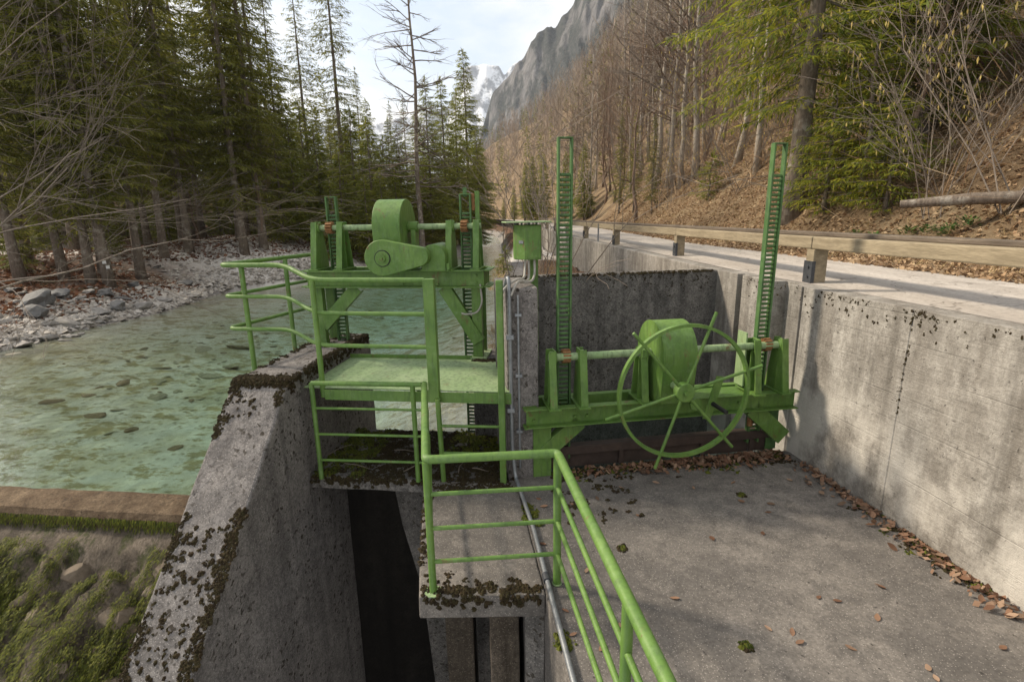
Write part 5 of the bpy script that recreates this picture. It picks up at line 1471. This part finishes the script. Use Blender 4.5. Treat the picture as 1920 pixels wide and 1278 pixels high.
m = MB()
for k in range(6000):
    y = rng.uniform(5, 34); dd = rng.uniform(1.6, 16); x = float(edgex(y)) + dd; z = float(hill_z(x, y)) + rng.random() ** 2 * 1.2
    d = Vector((rng.gauss(-.25, .6), rng.gauss(0, .6), rng.uniform(-.1, 1))).normalized()
    diamond(m, Vector((x, y, z)), d, rng.uniform(.4, 1.5), rng.uniform(.003, .006) * (1 + y / 20), Vector((rng.gauss(0, 1), 0, 1)))
tag(m.build('brushwood', LITTER), 'tangle of thin brown twigs on the right slope', kind='stuff')

# ------------------------------------------------------------------ far woods (one mass each)
FARB = m_leaf('far_bare_wood', [(.19, .150, .118), (.29, .235, .185), (.24, .19, .148), (.38, .315, .255)], .9, .1)
m = MB(); rf = random.Random(55)
for k in range(1900):
    y = 40 + 230 * rf.random() ** 1.2; dmax = 25 + y * .55; x = float(edgex(y)) + 1.0 + dmax * rf.random()
    if not (880 < pxx(x, y) < 1500): continue
    z = height(x, y); H = rf.uniform(7, 14) * (.8 + .4 * rf.random()); sc = .5 + y / 170
    p = Vector((x, y, z)); diamond(m, p, Vector((rf.gauss(0, .03), rf.gauss(0, .03), 1)).normalized(), H, .07 * sc, Vector((1, 0, 0)))
    for j in range(34):
        h = rf.uniform(.2, .95) * H; d = Vector((rf.gauss(0, .5), rf.gauss(0, .5), 1)).normalized()
        diamond(m, p + Vector((rf.gauss(0, .25), rf.gauss(0, .25), h)), d, rf.uniform(.9, 2.4), rf.uniform(.016, .04) * sc, Vector((rf.gauss(0, 1), 1, 0)))
tag(m.build('far_wood', FARB), 'brown leafless wood on the slope up the valley', kind='stuff')
m = MB()
for k in range(330):
    y = 45 + 230 * rf.random() ** 1.3
    x = float(edgex(y)) + 2 + (15 + y * .5) * rf.random() if rf.random() < .6 else float(lbx(y)) - 1 - 40 * rf.random()
    if not (760 < pxx(x, y) < 1400): continue
    z = height(x, y); H = rf.uniform(7, 13) * (.75 if x < lbx(y) else 1); sc = .7 + y / 120
    for j in range(90):
        t = rf.random() ** .8; a = rf.uniform(0, 6.28); r = .21 * H * (1 - t) + .1
        p = Vector((x, y, z + H * (.06 + .94 * t))); d = Vector((math.cos(a), math.sin(a), -.35)).normalized()
        diamond(m, p + d * r * .1, d, r * rf.uniform(.7, 1.1), .10 * sc, Vector((0, 0, 1)))
for k in range(170):
    x = rf.uniform(-75, -16); y = rf.uniform(38, 95)
    if not (-80 < pxx(x, y) < 640) or x > lbx(y) - 4: continue
    z = height(x, y); H = rf.uniform(11, 17)
    for j in range(260):
        t = rf.random() ** .8; a = rf.uniform(0, 6.28); r = .19 * H * (1 - t) + .1
        p = Vector((x, y, z + H * (.10 + .90 * t))); d = Vector((math.cos(a), math.sin(a), -.35)).normalized()
        diamond(m, p + d * r * rf.uniform(.1, .6), d, r * rf.uniform(.3, .6), .09, Vector((rf.gauss(0, .4), rf.gauss(0, .4), 1)))
tag(m.build('far_conifers', NEEDLE), 'dark conifers dotted through the far wood', kind='stuff')

# ------------------------------------------------------------------ mountains
def mountain(name, label, ridge, D0, D1, rows, mat, seed, crag):
    px = np.array([q[0] for q in ridge], float); py = np.array([q[1] for q in ridge], float)
    xs = np.linspace(px[0], px[-1], 220); ys = np.interp(xs, px, py)
    X = np.zeros((220, rows)); Y = X.copy(); Z = X.copy()
    for i, (a, c) in enumerate(zip(xs, ys)):
        D = D0 + (D1 - D0) * (a - px[0]) / (px[-1] - px[0])
        top = at(a, c, D); dv = Vector((top.x, top.y, 0)).normalized()
        jag = float(fbm(a * .06, 1.7, seed)) * crag * .5 + float(fbm(a * .3, 7.7, seed)) * crag * .22
        for j in range(rows):
            t = j / (rows - 8)
            if t <= 1:
                hgt = -40 + (top.z + jag + 40) * t; back = (t - 1) * (top.z + 40) * .75
            else: hgt = top.z + jag - (t - 1) * 260; back = (t - 1) * 300
            n_ = float(fbm(a * .07 + t * 1.2, t * 6, seed + 3, 5)) * crag * 5.0 * min(1, 3 * t) + float(fbm(a * .02, t * 1.3, seed + 6, 3)) * crag * 3
            q = Vector((top.x, top.y, 0)) + dv * (back + n_ * (1 if t <= 1 else .3))
            X[i, j], Y[i, j], Z[i, j] = q.x, q.y, hgt
    o = link_mesh(name, grid_mesh(name, X, Y, Z), mat)
    return tag(o, label, kind='structure')
b = NB('mountain_rock'); p = b.pos()
n1 = b.noise(b.map(p, (1, 1, .55)), .022, 8, .68); n2 = b.noise(b.map(p, (1, 1, .35)), .09, 8, .75); nz = b.sep(b.n('ShaderNodeNewGeometry').outputs['Normal'])[2]
col = b.mix(b.ramp(n2, [(.35, 0), (.65, 1)]), (.075, .072, .072), (.24, .225, .215))
wood = b.math('MULTIPLY', b.ramp(n1, [(.42, 0), (.50, 1)]), b.ramp(b.noise(p, .25, 5, .7), [(.3, .5), (.55, 1)]))
col = b.mix(wood, col, (.030, .034, .028))
col = b.mix(b.ramp(b.math('DIVIDE', b.sep(p)[2], 300), [(.08, .8), (.32, 0)]), col, (.15, .105, .075))
MROCK = b.done(b.bsdf(col, .95, b.bump(n2, 1.0, 7), spec=.1))
b = NB('snow_rock'); p = b.pos(); n2 = b.noise(b.map(p, (1, 1, .5)), .017, 8, .7)
col = b.mix(b.ramp(n2, [(.44, 0), (.52, 1)]), (.20, .21, .235), (.80, .82, .86))
SNOW = b.done(b.bsdf(col, .8, b.bump(n2, .8, 25), spec=.2))
mountain('cliff_mountain', 'grey wooded cliff rising behind the right slope', [(880, 330), (905, 240), (922, 180), (940, 158), (965, 128), (985, 100), (1010, 66), (1045, 42), (1075, 6), (1100, -40), (1160, -110), (1300, -230), (1500, -300), (1700, -330)], 900, 400, 70, MROCK, 5, 9)
mountain('snow_mountain', 'snowy mountain closing the end of the valley', [(420, 330), (520, 262), (600, 236), (700, 232), (780, 215), (840, 200), (862, 150), (872, 126), (905, 120), (936, 124), (946, 142), (965, 118), (985, 116), (1040, 180), (1100, 260)], 1750, 1650, 60, SNOW, 9, 6)

# ------------------------------------------------------------------ haze of the valley air
b = NB('valley_haze')
hv = b.n('ShaderNodeVolumePrincipled', {'Color': (.80, .88, 1.0), 'Density': .0002, 'Anisotropy': .2}).outputs[0]
b.t.links.new(hv, b.out.inputs['Volume'])
m = MB(); m.box(-2300, 2300, -60, 2500, -30, 640)
tag(m.build('haze', b.m), 'thin blue haze filling the valley', kind='stuff')
